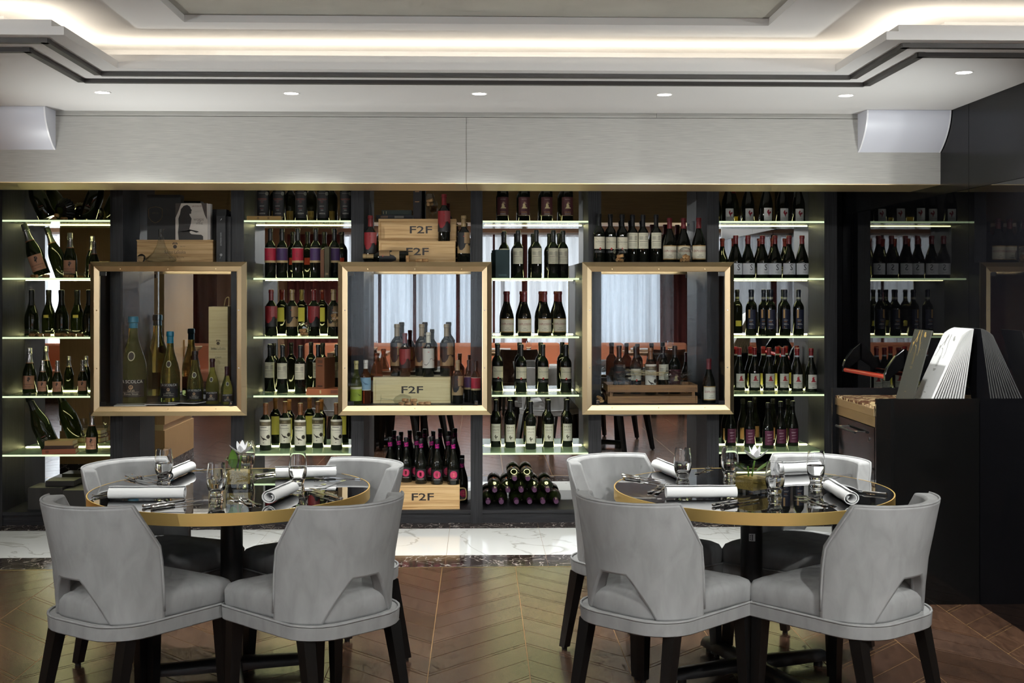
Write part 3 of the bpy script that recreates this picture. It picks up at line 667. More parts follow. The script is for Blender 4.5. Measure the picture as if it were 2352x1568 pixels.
bottle_kit('letter_s', 'burgundy', 0.292, 0.0455, GLASS_D, (118, 28, 38), 0.80, (0.025, 0.102, 0.052, (222, 222, 230)),
    [('text', 'S', .058, .010, .072, .85, (40, 38, 50)), ('text', 'ECLOSE', .0085, .010, .041, 1.0, (120, 120, 128)), ('rect', -.01, .034, .03, .0345, (160, 160, 166))], (0.03, 0.09, 0.03, (196, 186, 110)))
bottle_kit('navy_label', 'bordeaux', 0.312, 0.0375, GLASS_D, (22, 28, 48), 0.765, (0.045, 0.176, 0.030, (24, 30, 56)),
    [('rect', -.022, .118, -.010, .176, (206, 164, 104)), ('rect', -.018, .102, .010, .106, (170, 168, 170)), ('rect', -.018, .092, .004, .0955, (190, 130, 80)), ('rect', -.018, .078, .010, .0815, (170, 168, 170)), ('rect', -.018, .072, .016, .0755, (170, 168, 170)), ('poly', disc(-.014, .058, .003), (190, 130, 60)), ('rect', -.018, .047, .006, .0495, (170, 168, 170))],
    (0.05, 0.09, 0.022, (196, 186, 96)), [(0.79, 0.835, (176, 176, 160))])
bottle_kit('crimson_figure', 'burgundy', 0.298, 0.0415, GLASS_D, (140, 26, 36), 0.83, (0.022, 0.118, 0.034, (226, 222, 214)),
    [('poly', mv(FIGURE, .001, .085, 1.05), (176, 40, 54)), ('text', 'MORANDINA', .0098, 0, .056, 1.0, (70, 66, 64)), ('rect', -.024, .047, .024, .0485, (130, 126, 120)), ('rect', -.018, .041, .018, .0422, (150, 146, 140)), ('rect', -.008, .030, .008, .0325, (80, 76, 72)), ('rect', -.008, .108, .008, .110, (120, 110, 104))],
    (0.03, 0.11, 0.03, (206, 198, 110)), [(0.795, 0.83, (196, 206, 222))])
bottle_kit('plum_label', 'burgundy', 0.312, 0.0395, GLASS_D, (20, 20, 22), 0.88, (0.024, 0.122, 0.034, (92, 30, 62)),
    [('text', 'SAINT', .0120, -.002, .094, 1.0, (220, 190, 206)), ('poly', [(-.016, .072), (.014, .076), (.016, .078), (-.014, .075)], (220, 190, 206)), ('poly', [(-.016, .052), (.016, .057), (.016, .059), (-.016, .055)], (190, 150, 176)), ('rect', -.018, .115, .014, .1162, (180, 140, 160)), ('rect', -.022, .034, .022, .0352, (180, 140, 160))],
    (0.03, 0.11, 0.03, (150, 110, 80)))
M_FOIL = mat('silver_foil', S(196, 192, 194), 0.28, 1.0)
SWIRL = [('poly', disc(.004, .102, .0105, 18), (40, 34, 36)), ('poly', disc(.0015, .103, .0082, 18), (216, 158, 128)), ('poly', disc(-.001, .089, .0045, 12), (40, 34, 36)), ('poly', [(.001, .076), (.004, .076), (.007, .094), (.003, .092)], (40, 34, 36))]
bottle_kit('pink_label', 'champagne', 0.310, 0.0455, GLASS_G, None, 0.68, (0.030, 0.122, 0.045, (216, 158, 128)), SWIRL + [('text', 'BILLECART-SALMON', .0082, 0, .062, .95, (70, 50, 44)), ('text', 'BRUT ROSE', .0070, 0, .046, 1.0, (70, 50, 44)), ('rect', -.045, .1185, .045, .1205, (190, 130, 100))], None, [(0.665, 0.68, (196, 130, 96))], M_FOIL)
bottle_kit('dark_prosecco', 'prosecco', 0.310, 0.0475, GLASS_G, (22, 22, 20), 0.66, None, [], (0.115, 0.135, 0.018, (190, 172, 100)))
bottle_kit('black_magnum', 'champagne', 0.40, 0.062, GLASS_G, (20, 20, 16), 0.70, None, [('rect', -.02, .075, .02, .079, (120, 118, 112)), ('rect', -.02, .067, .02, .070, (120, 118, 112)), ('rect', -.018, .09, .018, .095, (100, 40, 36))])
def speckle():
    m = mat('purple_speckle', S(90, 20, 90), 0.35); n, l, b = nodes(m); mp = coords(n, l); v = n.new('ShaderNodeTexVoronoi'); v.inputs['Scale'].default_value = 190
    r = ramp(n, [(0.0, S(14, 10, 18)), (0.35, S(60, 16, 100)), (0.62, S(214, 30, 130))]); l.new(mp.outputs[0], v.inputs['Vector']); l.new(v.outputs['Color'], r.inputs[0]); l.new(r.outputs[0], b.inputs['Base Color']); return m
bottle_kit('pink_disc', 'burgundy', 0.300, 0.040, GLASS_D, (20, 20, 22), 0.90, (0.028, 0.100, 0.040, (24, 22, 24)),
    [('poly', disc(0, .067, .026, 20), (186, 44, 92)), ('poly', [(-.014, .054), (.012, .054), (.012, .080), (-.014, .080)], (226, 120, 120)), ('text', 'B21', .016, -.001, .067, 1.0, (150, 30, 70)), ('rect', -.022, .033, .022, .036, (170, 150, 140))], None, [(0.80, 0.895, speckle())])
bottle_kit('banded_lying', 'champagne', 0.300, 0.0445, GLASS_G, (70, 34, 66), 0.76, (0.035, 0.115, 0.130, (34, 30, 32)), [('rect', -.13, .092, .13, .112, (104, 56, 54)), ('rect', -.13, .038, .13, .052, (104, 56, 54)), ('rect', -.13, .060, .13, .0625, (190, 190, 188)), ('rect', -.13, .085, .13, .0865, (190, 190, 188))])
# clear glass bottles
def bottle_glass(name, col):
    return mat(name, col, 0.02, 0.0, 0.5, Transmission_Weight=0.92, IOR=1.2)
GLASS_C = bottle_glass('pale_green_bottle_glass', S(196, 200, 120))
GLASS_Y = bottle_glass('yellow_green_bottle_glass', S(190, 200, 96))
GLASS_R = bottle_glass('rose_bottle_glass', S(216, 130, 90))
SEAL = lambda z, s: [('poly', disc(0, z, .019 * s, 20), (206, 200, 160)), ('poly', disc(0, z, .0165 * s, 20), (40, 36, 30)), ('rect', -.011 * s, z - .004 * s, .011 * s, z + .003 * s, (206, 200, 160))]
def scolca(name, H, R, caprgb, capz, wax):
    s = R / 0.09
    kit = bottle_kit(name, 'burgundy', H, R, GLASS_C, caprgb, capz, (H * .075, H * .275, R * 1.05, (30, 24, 24)),
        [('text', 'LA SCOLCA', .030 * s, 0, H * .252, 1.0, (226, 220, 206)), ('poly', disc(0, H * .19, .015 * s, 14), (190, 150, 110)), ('poly', disc(0, H * .193, .009 * s, 12), (70, 40, 34)), ('text', 'GAVI', .021 * s, 0, H * .148, 1.0, (200, 180, 150)), ('rect', -R * .6, H * .132, R * .6, H * .135, (190, 180, 160)), ('text', 'Bianco Secco', .018 * s, 0, H * .113, 1.0, (210, 200, 180)), ('rect', -R * .7, H * .092, R * .7, H * .094, (150, 140, 120))])
    zc = H * .545; rr = interp(profile('burgundy', H, R), zc, 0)[0][0]
    mb = MB(); mk = MB()
    for tgt, rad in ((mb, .028 * s), (mk, .022 * s)):
        pts = []
        for i in range(18):
            a = 2 * PI * i / 18; x, z = rad * math.cos(a) * .85, zc + rad * math.sin(a) * 1.15
            r = interp(profile('burgundy', H, R), z, 0.0012 if tgt is mb else 0.0022)[0][0]; pts.append((r * math.sin(x / r), -r * math.cos(x / r), z))
        tgt.add(pts, [tuple(range(18))])
    kit.append(('oval_seal', mb.mesh('oval_seal', colmat((206, 200, 160))), None)); kit.append(('seal_print', mk.mesh('seal_print', colmat((44, 38, 32))), None))
scolca('wax_magnum', 0.575, 0.089, (24, 120, 146), 0.865, True)
scolca('wax_bottle', 0.475, 0.064, (24, 120, 146), 0.835, True)
scolca('standard_clear', 0.345, 0.054, (24, 20, 20), 0.83, False)
scolca('half_clear', 0.298, 0.044, (64, 26, 32), 0.81, False)
scolca('small_clear', 0.248, 0.038, (60, 26, 32), 0.76, False)
bottle_kit('lime_label', 'burgundy', 0.303, 0.042, GLASS_Y, (206, 190, 128), 0.80, (0.024, 0.122, 0.052, (160, 176, 56)), [('rect', -.052, .106, .052, .122, (206, 202, 170))] + lines(-.02, .01, (.08, .074, .068, .062, .056), .0012, (96, 110, 30)) + [('poly', mv(EAGLE, .026, .066, .6), (90, 104, 30))])
bottle_kit('sky_label', 'bordeaux', 0.300, 0.0375, GLASS_R, (222, 214, 200), 0.80, (0.092, 0.180, 0.046, (130, 164, 182)), [('poly', mv(EAGLE, 0, .140, .9), (80, 110, 130)), ('rect', -.046, .092, .046, .097, (206, 206, 196))])
bottle_kit('rose_square', 'round', 0.335, 0.044, GLASS_R, None, 0.8, (0.075, 0.150, 0.045, (216, 206, 180)), [('poly', [(-.016, .082), (.026, .082), (.026, .125), (-.016, .125)], (206, 90, 100)), ('text', 'ALPHA', .0105, .005, .100, 1.0, (240, 220, 210))])

def place(row, kit, label_fn, pxs, z, Y=8.13, group=None, rz=None, base=None):
    """stand a row of alike bottles; pxs are the columns where they stand, base the row where the foot meets the shelf"""
    for i, p in enumerate(pxs):
        y = Y[i] if isinstance(Y, (list, tuple)) else Y
        if base: y = min(max((HC - z) * F / (base[i] - 668.0) + 0.04, YS + 0.05), YM - 0.065)
        r = (rz[i] if rz else random.uniform(-0.12, 0.12))
        inst(BOT[kit], 'wine_bottle', label_fn(i), 'bottle', (X(p, y), y, z + 0.0005), r, group)
def L(look, where): return lambda i: '%s, %s from left %s' % (look, ORD[i], where)
# left bay
B1 = 'leftmost bay'
inst(BOT['pink_label'], 'champagne_bottle', 'pink-labelled dark bottle leaning on the post, second shelf, leftmost bay', 'bottle', (X(98, 8.16), 8.16, SHELF_Z[1] + 0.0185), 0, None, 1.18, (0.0, -0.34, 0.12))
inst(BOT['pink_label'], 'champagne_bottle', 'tallest silver-foiled pink-labelled bottle standing upright on second shelf, leftmost bay', 'bottle', (X(161, 8.13), 8.13, SHELF_Z[1] + 0.0005), 0.15, None, 0.98)
inst(BOT['pink_label'], 'champagne_bottle', 'small silver-foiled bottle half hidden by showcase corner, second shelf, leftmost bay', 'bottle', (X(216, 8.13), 8.13, SHELF_Z[1] + 0.0005), 0.1, None, 0.78)
place(0, 'dark_prosecco', L('rounded black foil bottle without front label', 'on third shelf of leftmost bay'), [73, 141, 205], SHELF_Z[2], 8.20, 'black foil bottles in the leftmost bay')
for i, (p, s, b, w) in enumerate(((68, 0.98, 901, 'tallest and first from left'), (98, 0.73, 904, 'second from left'), (132, 0.73, 905, 'third from left'), (190, 0.73, 903, 'fourth from left beside showcase'))):
    y = min((HC - SHELF_Z[3]) * F / (b - 668.0) + 0.04, 8.28)
    inst(BOT['pink_label'], 'champagne_bottle', 'pink-labelled silver-foiled bottle, %s on fourth shelf, leftmost bay' % w, 'bottle', (X(p, y), y, SHELF_Z[3] + 0.0005), 0.1, 'pink-labelled bottles on the fourth shelf', s)
inst(BOT['black_magnum'], 'champagne_bottle', 'big black bottle leaning behind three old books, lowest shelf, leftmost bay', 'bottle', (X(118, 8.10), 8.10, SHELF_Z[4] + 0.025), 0, None, 1.0, (0, -0.40, 0.1))
inst(BOT['pink_label'], 'champagne_bottle', 'pink-labelled dark bottle standing on lowest shelf beside a flute, leftmost bay', 'bottle', (X(211, 8.06), 8.06, SHELF_Z[4] + 0.0005), 0.05, None, 0.87)
inst(BOT['black_magnum'], 'champagne_bottle', 'large black bottle leaning left of fluted caps on top shelf, leftmost bay', 'bottle', (X(110, 8.20), 8.20, SHELF_Z[0] + 0.024), 0, None, 0.92, (0, -0.42, 0.1))
inst(BOT['black_magnum'], 'champagne_bottle', 'large black bottle leaning right of fluted caps on top shelf, leftmost bay', 'bottle', (X(200, 8.14), 8.14, SHELF_Z[0] + 0.022), 0, None, 0.92, (0, 0.36, -0.1))
# bay between left and middle showcases
B2 = 'left of middle showcase'
place(0, 'tall_black_label', L('black-labelled bottle with red print', 'on top shelf, ' + B2), [605, 641, 692, 742, 795], SHELF_Z[0], 8.12, 'black-labelled bottles on the top shelf')
k1 = ['crimson_band', 'violet_band', 'crimson_band', 'violet_band', 'violet_band']
for i, p in enumerate((621, 648, 684, 725, 768)):
    inst(BOT[k1[i]], 'wine_bottle', '%s-banded bottle, %s from left on second shelf, %s' % (k1[i].split('_')[0], ORD[i], B2), 'bottle', (X(p, 8.13), 8.13, SHELF_Z[1] + 0.0005), random.uniform(-.1, .1), 'banded bottles on the second shelf')
k2 = ['hills_red', 'hills_gold', 'hills_red', 'hills_gold']
for i, p in enumerate((623, 671, 721, 766)):
    inst(BOT[k2[i]], 'wine_bottle', '%s hill-label bottle, %s from left on third shelf, %s' % (('red', 'gold')[i % 2], ORD[i], B2), 'bottle', (X(p, 8.14), 8.14, SHELF_Z[2] + 0.0005), random.uniform(-.1, .1), 'hill-label bottles on the third shelf')
place(0, 'data_label', L('bottle with cream text-covered label', 'on fourth shelf, ' + B2), [620, 649, 690, 731, 774], SHELF_Z[3], 8.15, 'cream text-label bottles on the fourth shelf', None, [899, 902, 904, 900, 899])
place(0, 'eagle', L('copper-capped bottle with white eagle label', 'on lowest shelf, ' + B2), [610, 655, 690, 730, 773], SHELF_Z[4], 8.15, 'eagle-label bottles on the lowest shelf', None, [1033, 1028, 1034, 1028, 1033])
# bay between middle and right showcases
B3 = 'right of middle showcase'
place(0, 'maroon_label', L('bottle with maroon and gold label', 'on top shelf, ' + B3), [1155, 1204, 1256, 1303], SHELF_Z[0], 8.14, 'maroon-label bottles on the top shelf')
place(0, 'data_label', L('bottle with cream text-covered label', 'on second shelf, ' + B3), [1158, 1190, 1232, 1271, 1293], SHELF_Z[1], [8.24, 8.13, 8.10, 8.12, 8.16], 'cream text-label bottles on the second shelf')
place(0, 'explosion', L('red-capped bottle, gold-edged cream label', 'on third shelf, ' + B3), [1165, 1205, 1251, 1285], SHELF_Z[2], [8.16, 8.10, 8.11, 8.18], 'red-capped bottles on the third shelf')
place(0, 'crest_cream', L('cream-label bottle with red diamond', 'on fourth shelf, ' + B3), [1143, 1197, 1247, 1300], SHELF_Z[3], 8.15, 'red-diamond bottles on the fourth shelf', None, [897, 901, 901, 902])
place(0, 'sinte', L('bottle with narrow cream label', 'on lowest shelf, ' + B3), [1139, 1172, 1219, 1260, 1303], SHELF_Z[4], 8.15, 'cream bordered-label bottles on the lowest shelf', None, [1026, 1029, 1033, 1028, 1025])
# bay beside the black wall
B4 = 'beside black wall'
place(0, 'rooster', L('bottle with white rooster label', 'on top shelf, ' + B4), [1672, 1718, 1760, 1797, 1834], SHELF_Z[0], [8.14, 8.13, 8.06, 8.11, 8.15], 'rooster-label bottles on the top shelf')
place(0, 'letter_s', L('red-capped bottle with white S label', 'on second shelf, ' + B4), [1690, 1718, 1751, 1780, 1812, 1842], SHELF_Z[1], 8.13, 'S-label bottles on the second shelf')
place(0, 'navy_label', L('bottle with navy and gold label', 'on third shelf, ' + B4), [1725, 1754, 1770, 1803, 1834], SHELF_Z[2], [8.14, 8.17, 8.08, 8.13, 8.15], 'navy-label bottles on the third shelf')
place(0, 'crimson_figure', L('red-capped bottle with white crimson-figure label', 'on fourth shelf, ' + B4), [1698, 1733, 1766, 1799, 1831, 1863], SHELF_Z[3], 8.15, 'crimson-figure bottles on the fourth shelf', None, [896, 898, 899, 899, 901, 902])
place(0, 'plum_label', L('black-capped bottle with plum label', 'on lowest shelf, ' + B4), [1678, 1722, 1764, 1793, 1821], SHELF_Z[4], 8.15, 'plum-label bottles on the lowest shelf', None, [1024, 1029, 1033, 1029, 1024])
# on top of the showcases
place(0, 'crest_cream', L('tall bottle with cream label and red diamond', 'on top of right showcase'), [1376, 1402, 1429], STOP, [7.93, 7.97, 7.99], 'red-diamond bottles on the right showcase')
place(0, 'data_label', L('bottle with cream text-covered label', 'in middle of row on right showcase'), [1453, 1477, 1507], STOP, [8.02, 8.02, 8.00], 'text-label bottles on the right showcase')
place(0, 'explosion', L('red-capped sloping bottle, gold-edged cream label', 'on top of right showcase'), [1538, 1570, 1605], STOP, [7.96, 7.97, 7.93], 'red-capped bottles on the right showcase')
inst(BOT['hills_red'], 'wine_bottle', 'red hill-label bottle left of the pine boxes on middle showcase', 'bottle', (X(851, 7.93), 7.93, STOP), 0.05)
inst(BOT['hills_gold'], 'wine_bottle', 'gold hill-label bottle right of the pine boxes on middle showcase', 'bottle', (X(1065, 7.93), 7.93, STOP), 0.05)
inst(BOT['hills_gold'], 'wine_bottle', 'dark bottle lying on its side before the lower pine box', 'bottle', (X(938, 7.86), 7.86, STOP + 0.0405), 0, None, 0.95, (0, -PI / 2, 0.05))
# clear wax-capped bottles in the left showcase
for k, p, y, lab, c in (('wax_magnum', 306, 8.05, 'largest clear bottle with teal wax cap in left showcase', 0.1), ('wax_bottle', 391, 8.06, 'second clear bottle with teal wax cap in left showcase', 0.05),
                     ('standard_clear', 448, 8.02, 'black-labelled clear bottle with black capsule in left showcase', 0.1), ('half_clear', 488, 7.96, 'small clear bottle with maroon capsule in left showcase', 0), ('small_clear', 521, 7.93, 'smallest clear bottle at right end of left showcase', 0.35)):
    inst(BOT[k], 'wine_bottle', lab, 'bottle', (X(p, y), y, SFLOOR + 0.0005), c)
for k, p, y, s, lab in (('lime_label', 818, 7.92, 0.94, 'clear yellow bottle with lime label at left of middle showcase'), ('sky_label', 840, 7.96, 0.96, 'clear bottle with pale blue label in middle showcase'), ('rose_square', 865, 8.06, 0.98, 'open rose-tinted bottle with pink square label in middle showcase'),
                     ('hills_gold', 1051, 7.93, 0.92, 'gold-capped hill-label bottle right of box in middle showcase'), ('violet_band', 1077, 8.03, 0.84, 'violet-banded bottle behind another in middle showcase'), ('crimson_band', 1093, 7.95, 0.84, 'crimson-banded bottle at right end of middle showcase')):
    inst(BOT[k], 'wine_bottle', lab, 'bottle', (X(p, y), y, SFLOOR + 0.0005), 0.05, 'bottles in the middle showcase', s)
BOXTOP = SFLOOR + 0.172
for k, p, y, s, lab in (('hills_gold', 912, 8.11, 1.12, 'wide gold-capped bottle at left on box in middle showcase'), ('hills_red', 930, 8.05, 0.93, 'red-capped bottle standing on box in middle showcase'), ('hills_gold', 969, 8.12, 1.12, 'wide gold-capped bottle at centre on box in middle showcase'),
                     ('hills_white', 984, 8.03, 0.95, 'white-labelled bottle standing on box in middle showcase'), ('hills_gold', 1026, 8.10, 1.12, 'wide gold-capped bottle at right on box in middle showcase')):
    inst(BOT[k], 'wine_bottle', lab, 'bottle', (X(p, y), y, BOXTOP), 0.05, 'bottles in the middle showcase', s)
CRT = SFLOOR + 0.05
for k, p, y, z, lab in (('eagle', 1364, 8.06, SFLOOR, 'copper-capped eagle-label bottle at left end of right showcase'), ('tall_black_label', 1422, 8.12, CRT, 'black-labelled bottle at left in crate, right showcase'), ('crest_cream', 1460, 8.10, CRT, 'red-diamond bottle in crate, right showcase'),
                     ('eagle', 1494, 8.02, CRT, 'copper-capped eagle-label bottle in middle of crate, right showcase'), ('data_label', 1523, 8.08, CRT, 'text-label bottle in crate, right showcase'), ('maroon_label', 1550, 8.08, CRT, 'maroon-label bottle at right in crate, right showcase'), ('explosion', 1628, 7.93, SFLOOR, 'red-capped bottle beside the crate in right showcase')):
    inst(BOT[k], 'wine_bottle', lab, 'bottle', (X(p, y), y, z + 0.0005), 0.06 if k != 'explosion' else 0.25, 'bottles in the right showcase', 0.98)
# bottles on the big pine box under the middle showcase
ZB2 = ZBASE + 0.162
for i, (p, y) in enumerate(((896, 8.16), (916, 8.24), (933, 8.15), (957, 8.22), (967, 8.08), (991, 8.20), (1004, 8.05), (1029, 8.20), (1041, 8.04))):
    inst(BOT['pink_disc'], 'wine_bottle', 'black bottle with purple neck and pink disc label, %s from left on pine box' % ORD[i], 'bottle', (X(p, y), y, ZB2), random.uniform(-.1, .1), 'purple-necked bottles on the pine box')
inst(BOT['pink_disc'], 'wine_bottle', 'short dark bottle behind right end of the lower pine box', 'bottle', (X(1061, 8.27), 8.27, ZBASE), 0.3)
# bottles lying in a pile in the bay right of the middle showcase
lz = ZBASE + 0.0455; dx = 0.089; xb = X(1121, 8.0) ; cnt = 0
for row, (n, off) in enumerate(((6, 0.0), (5, 0.5), (2, 2.0))):
    for i in range(n):
        x = xb + dx * (i + off) + (0.012 if row == 0 and i > 1 else 0); z = lz + row * 0.0775
        inst(BOT['banded_lying'], 'wine_bottle', 'dark bottle lying neck forward, %s from left in %s row of the pile' % (ORD[i], ('lowest', 'middle', 'uppermost')[row]), 'bottle', (x, 8.315, z), 0, 'bottles lying in a pile', 1.0, (PI / 2, 0, 0)); cnt += 1

# ------------------------------------------------------------------ boxes, books, glassware and corks among the bottles
def text_part(parent, body, size, x, y, z, col, sx=1.0, name='lettering', bold=0.0):
    return part(name, flat_text(MB(), body, size, x, y, z, sx, bold), colmat(col), parent)
def rope(parent, pts, r=0.0045): return part('rope_handle', MB().tube(pts, r, 7), mat('hemp_rope', S(186, 160, 110), 0.9), parent, SM)
def smooth_path(pts, n=5):
    out = []; P = [Vector(p) for p in pts]
    for i in range(len(P) - 1):
        p0 = P[max(i - 1, 0)]; p1 = P[i]; p2 = P[i + 1]; p3 = P[min(i + 2, len(P) - 1)]
        for k in range(n):
            t = k / n; out.append(0.5 * ((2 * p1) + (p2 - p0) * t + (2 * p0 - 5 * p1 + 4 * p2 - p3) * t * t + (3 * p1 - p0 - 3 * p2 + p3) * t ** 3))
    return out + [P[-1]]
def f2f_box(x0, x1, y0, y1, z0, z1, label, m, letters=(0.55, 0.068), rz=0.0, side_rope=True):
    cx, cy = (x0 + x1) / 2, (y0 + y1) / 2; w, d, h = x1 - x0, y1 - y0, z1 - z0
    t = thing('wine_crate', label, 'box', (cx, cy, z0), rz, 'pine boxes with black letters')
    part('box_body', MB().box(-w / 2, w / 2, -d / 2 + 0.006, d / 2, 0, h), m, t, None, 0.0012)
    e = 0.011; fr = MB()
    fr.box(-w / 2, w / 2, -d / 2, -d / 2 + 0.0058, 0, e); fr.box(-w / 2, w / 2, -d / 2, -d / 2 + 0.0058, h - e - 0.004, h)
    fr.box(-w / 2, -w / 2 + e, -d / 2, -d / 2 + 0.0058, e, h - e - 0.004)
    part('front_frame', fr, m, t)
    part('front_panel', MB().add([(-w / 2 + e + .001, -d / 2 + 0.0057, e + .001), (w / 2, -d / 2 + 0.0057, e + .001), (w / 2, -d / 2 + 0.0057, h - e - .005), (-w / 2 + e + .001, -d / 2 + 0.0057, h - e - .005),
        (-w / 2 + e + .009, -d / 2 + 0.002, e + .009), (w / 2 - .006, -d / 2 + 0.002, e + .009), (w / 2 - .006, -d / 2 + 0.002, h - e - .013), (-w / 2 + e + .009, -d / 2 + 0.002, h - e - .013)],
        [(4, 5, 6, 7), (0, 1, 5, 4), (1, 2, 6, 5), (2, 3, 7, 6), (3, 0, 4, 7)]), m, t)
    text_part(t, 'F2F', letters[1], -w / 2 + w * letters[0], -d / 2 + 0.0012, h * 0.5, (34, 24, 20), 1.6, 'lettering', 0.012)
    if side_rope: rope(t, smooth_path([(w / 2 - .002, -0.02, h * .74), (w / 2 + .035, -0.02, h * .72), (w / 2 + .045, -0.02, h * .5), (w / 2 + .038, -0.02, h * .28), (w / 2 - .002, -0.02, h * .24)]))
    return t
x0, _ = PZ(870, 0, 7.90); x1, _ = PZ(1046, 0, 7.90)
f2f_box(x0, x1, 7.90, 8.14, STOP, STOP + 0.142, 'lower pine box with black letters on middle showcase', M_PINE, (0.50, 0.068))
f2f_box(X(868, 7.93), X(1048, 7.93), 7.965, 8.18, STOP + 0.1425, STOP + 0.2925, 'upper pine box with black letters on middle showcase', M_PINE, (0.54, 0.068))
f2f_box(X(857, 7.97), X(1035, 7.97), 7.97, 8.20, SFLOOR, BOXTOP, 'light pine box with black letters inside middle showcase', M_PINEL, (0.50, 0.066), 0.0, False)
f2f_box(X(850, 7.99), X(1055, 7.99), 8.0, 8.29, ZBASE, ZBASE + 0.1615, 'pine box with black letters and rope handle under middle showcase', M_PINE, (0.58, 0.068), 0.02)
inst(BOT['hills_red'], 'wine_bottle', 'red hill-label bottle standing on the lower pine box', 'bottle', (X(1020, 7.93), 7.935, STOP + 0.1425), 0.05)
def crest(parent, x, y, z, s, col):
    mb = MB(); mb.add([(x + a * s, y, z + b * s) for a, b in disc(0, .5, .42, 14)], [tuple(range(14))])
    for k in (-1, 0, 1): mb.add([(x + (k * .45 - .12) * s, y, z + 1.0 * s), (x + (k * .45 + .12) * s, y, z + 1.0 * s), (x + (k * .3 + .1) * s, y, z + 1.45 * s), (x + (k * .3 - .1) * s, y, z + 1.45 * s)], [(0, 1, 2, 3)])
    part('crest', mb, colmat(col), parent)
# pine box with crest on the left showcase
bx0, bx1, by = X(314, 7.93), X(489, 7.93), 7.93
t = thing('wine_crate', 'long pine box with printed crest on left showcase behind the decanter', 'box')
part('box_body', MB().box(bx0, bx1, by + 0.004, by + 0.20, STOP, STOP + 0.142), M_PINE, t, None, 0.0012)
part('lid', MB().box(bx0 - 0.002, bx1 + 0.002, by, by + 0.204, STOP + 0.1425, STOP + 0.150), M_PINE, t, None, 0.001)
part('front_panel', MB().box(bx0 + 0.002, bx1 - 0.002, by, by + 0.0035, STOP + 0.001, STOP + 0.141), M_PINE, t)
xc_ = X(402, by)
text_part(t, 'Soldati LaScolca', 0.030, xc_, by - 0.0006, STOP + 0.068, (56, 40, 26), 0.72)
text_part(t, 'Specialist di Qualita', 0.014, xc_ + .01, by - 0.0006, STOP + 0.036, (90, 66, 42), 0.9)
crest(t, xc_, by - 0.0006, STOP + 0.090, 0.030, (60, 44, 30)); text_part(t, 'DAL 1919', 0.008, xc_ + .05, by - 0.0006, STOP + 0.106, (90, 66, 42))
# tall light box in the left showcase
tx0, tx1, ty_ = X(479, 8.05), X(523, 8.05), 8.05
t = thing('wine_box', 'tall pale yellow wooden bottle box standing in left showcase', 'box')
part('box_body', MB().box(tx0, tx1, ty_, ty_ + 0.13, SFLOOR, SFLOOR + 0.640), M_PINEL, t, None, 0.0012)
text_part(t, 'Soldati LaScolca', 0.026, (tx0 + tx1) / 2, ty_ - 0.0006, SFLOOR + 0.36, (70, 58, 30), 0.58)
crest(t, (tx0 + tx1) / 2, ty_ - 0.0006, SFLOOR + 0.382, 0.026, (70, 58, 30)); text_part(t, 'GAVI', 0.018, (tx0 + tx1) / 2, ty_ - 0.0006, SFLOOR + 0.300, (70, 58, 30))
rope(t, smooth_path([(tx0 + .09, ty_ + .06, SFLOOR + .636), (tx0 + .10, ty_ + .06, SFLOOR + .69), (tx1 - .005, ty_ + .06, SFLOOR + .70), (tx1 - .006, ty_ + .06, SFLOOR + .636)]), 0.003)
# books
def book(name, label, cat, c, size, rz, cover, spine_marks=(), pages=(214, 196, 160), lie=True):
    w, d, h = size            # lying: w along x, d deep, h thick
    t = thing(name, label, cat, c, rz)
    m = colmat(cover, 0.7); cv = MB(); cv.box(-w / 2, w / 2, -d / 2, d / 2, 0, 0.003); cv.box(-w / 2, w / 2, -d / 2, d / 2, h - 0.003, h)
    cv.box(-w / 2, w / 2, -d / 2, -d / 2 + 0.003, 0.003, h - 0.003)
    part('cover', cv, m, t); part('pages', MB().box(-w / 2 + .003, w / 2 - .003, -d / 2 + .0032, d / 2 - .004, 0.0032, h - 0.0032), colmat(pages, 0.9), t)
    for (fx, fw, col) in spine_marks: part('spine_print', MB().box(-w / 2 + w * fx, -w / 2 + w * (fx + fw), -d / 2 - 0.0004, -d / 2, h * .22, h * .78), colmat(col), t)
    if not lie: t.rotation_euler = (0, -PI / 2, rz); t.location.z += w / 2
    return t
z5 = SHELF_Z[4]
bxm = X(137, 8.03)
book('old_book', 'worn red-brown book, lowest of three on lowest shelf of leftmost bay', 'book', (bxm, 8.05, z5 + .0005), (0.21, 0.14, 0.034), 0.16, (150, 84, 58), ((0.1, .1, (110, 60, 40)),))
book('old_book', 'thin dark brown book between two others on lowest shelf of leftmost bay', 'book', (bxm + .005, 8.05, z5 + .035), (0.19, 0.13, 0.022), 0.10, (64, 44, 36))
book('old_book', 'beige cloth book, top of three on lowest shelf of leftmost bay', 'book', (bxm + .005, 8.05, z5 + .0575), (0.18, 0.13, 0.030), 0.05, (166, 134, 88))
book('old_book', 'tan book lying before black-labelled bottles on top shelf', 'book', (X(609, 8.03), 8.03, SHELF_Z[0] + .0005), (0.225, 0.10, 0.028), 0.02, (150, 118, 66), ((0.3, .06, (110, 84, 44)), (0.6, .06, (110, 84, 44))))
book('old_book', 'narrow brown book standing among banded bottles on second shelf', 'book', (X(746, 8.05), 8.07, SHELF_Z[1] + .0005), (0.19, 0.12, 0.024), 0.0, (104, 66, 40), (), (200, 180, 150), False)
book('old_book', 'olive cloth book standing beside narrow brown book on second shelf', 'book', (X(758, 8.05), 8.07, SHELF_Z[1] + .0005), (0.208, 0.13, 0.031), 0.0, (70, 64, 42), ((.1, .06, (120, 100, 60)),), (200, 180, 150), False)
book('old_book', 'orange book lying flat on fourth shelf left of middle showcase', 'book', (X(745, 8.07), 8.075, SHELF_Z[3] + .0005), (0.23, 0.15, 0.040), 0.06, (176, 100, 60), ((0.38, .05, (206, 170, 120)), (0.7, .2, (130, 70, 44))))
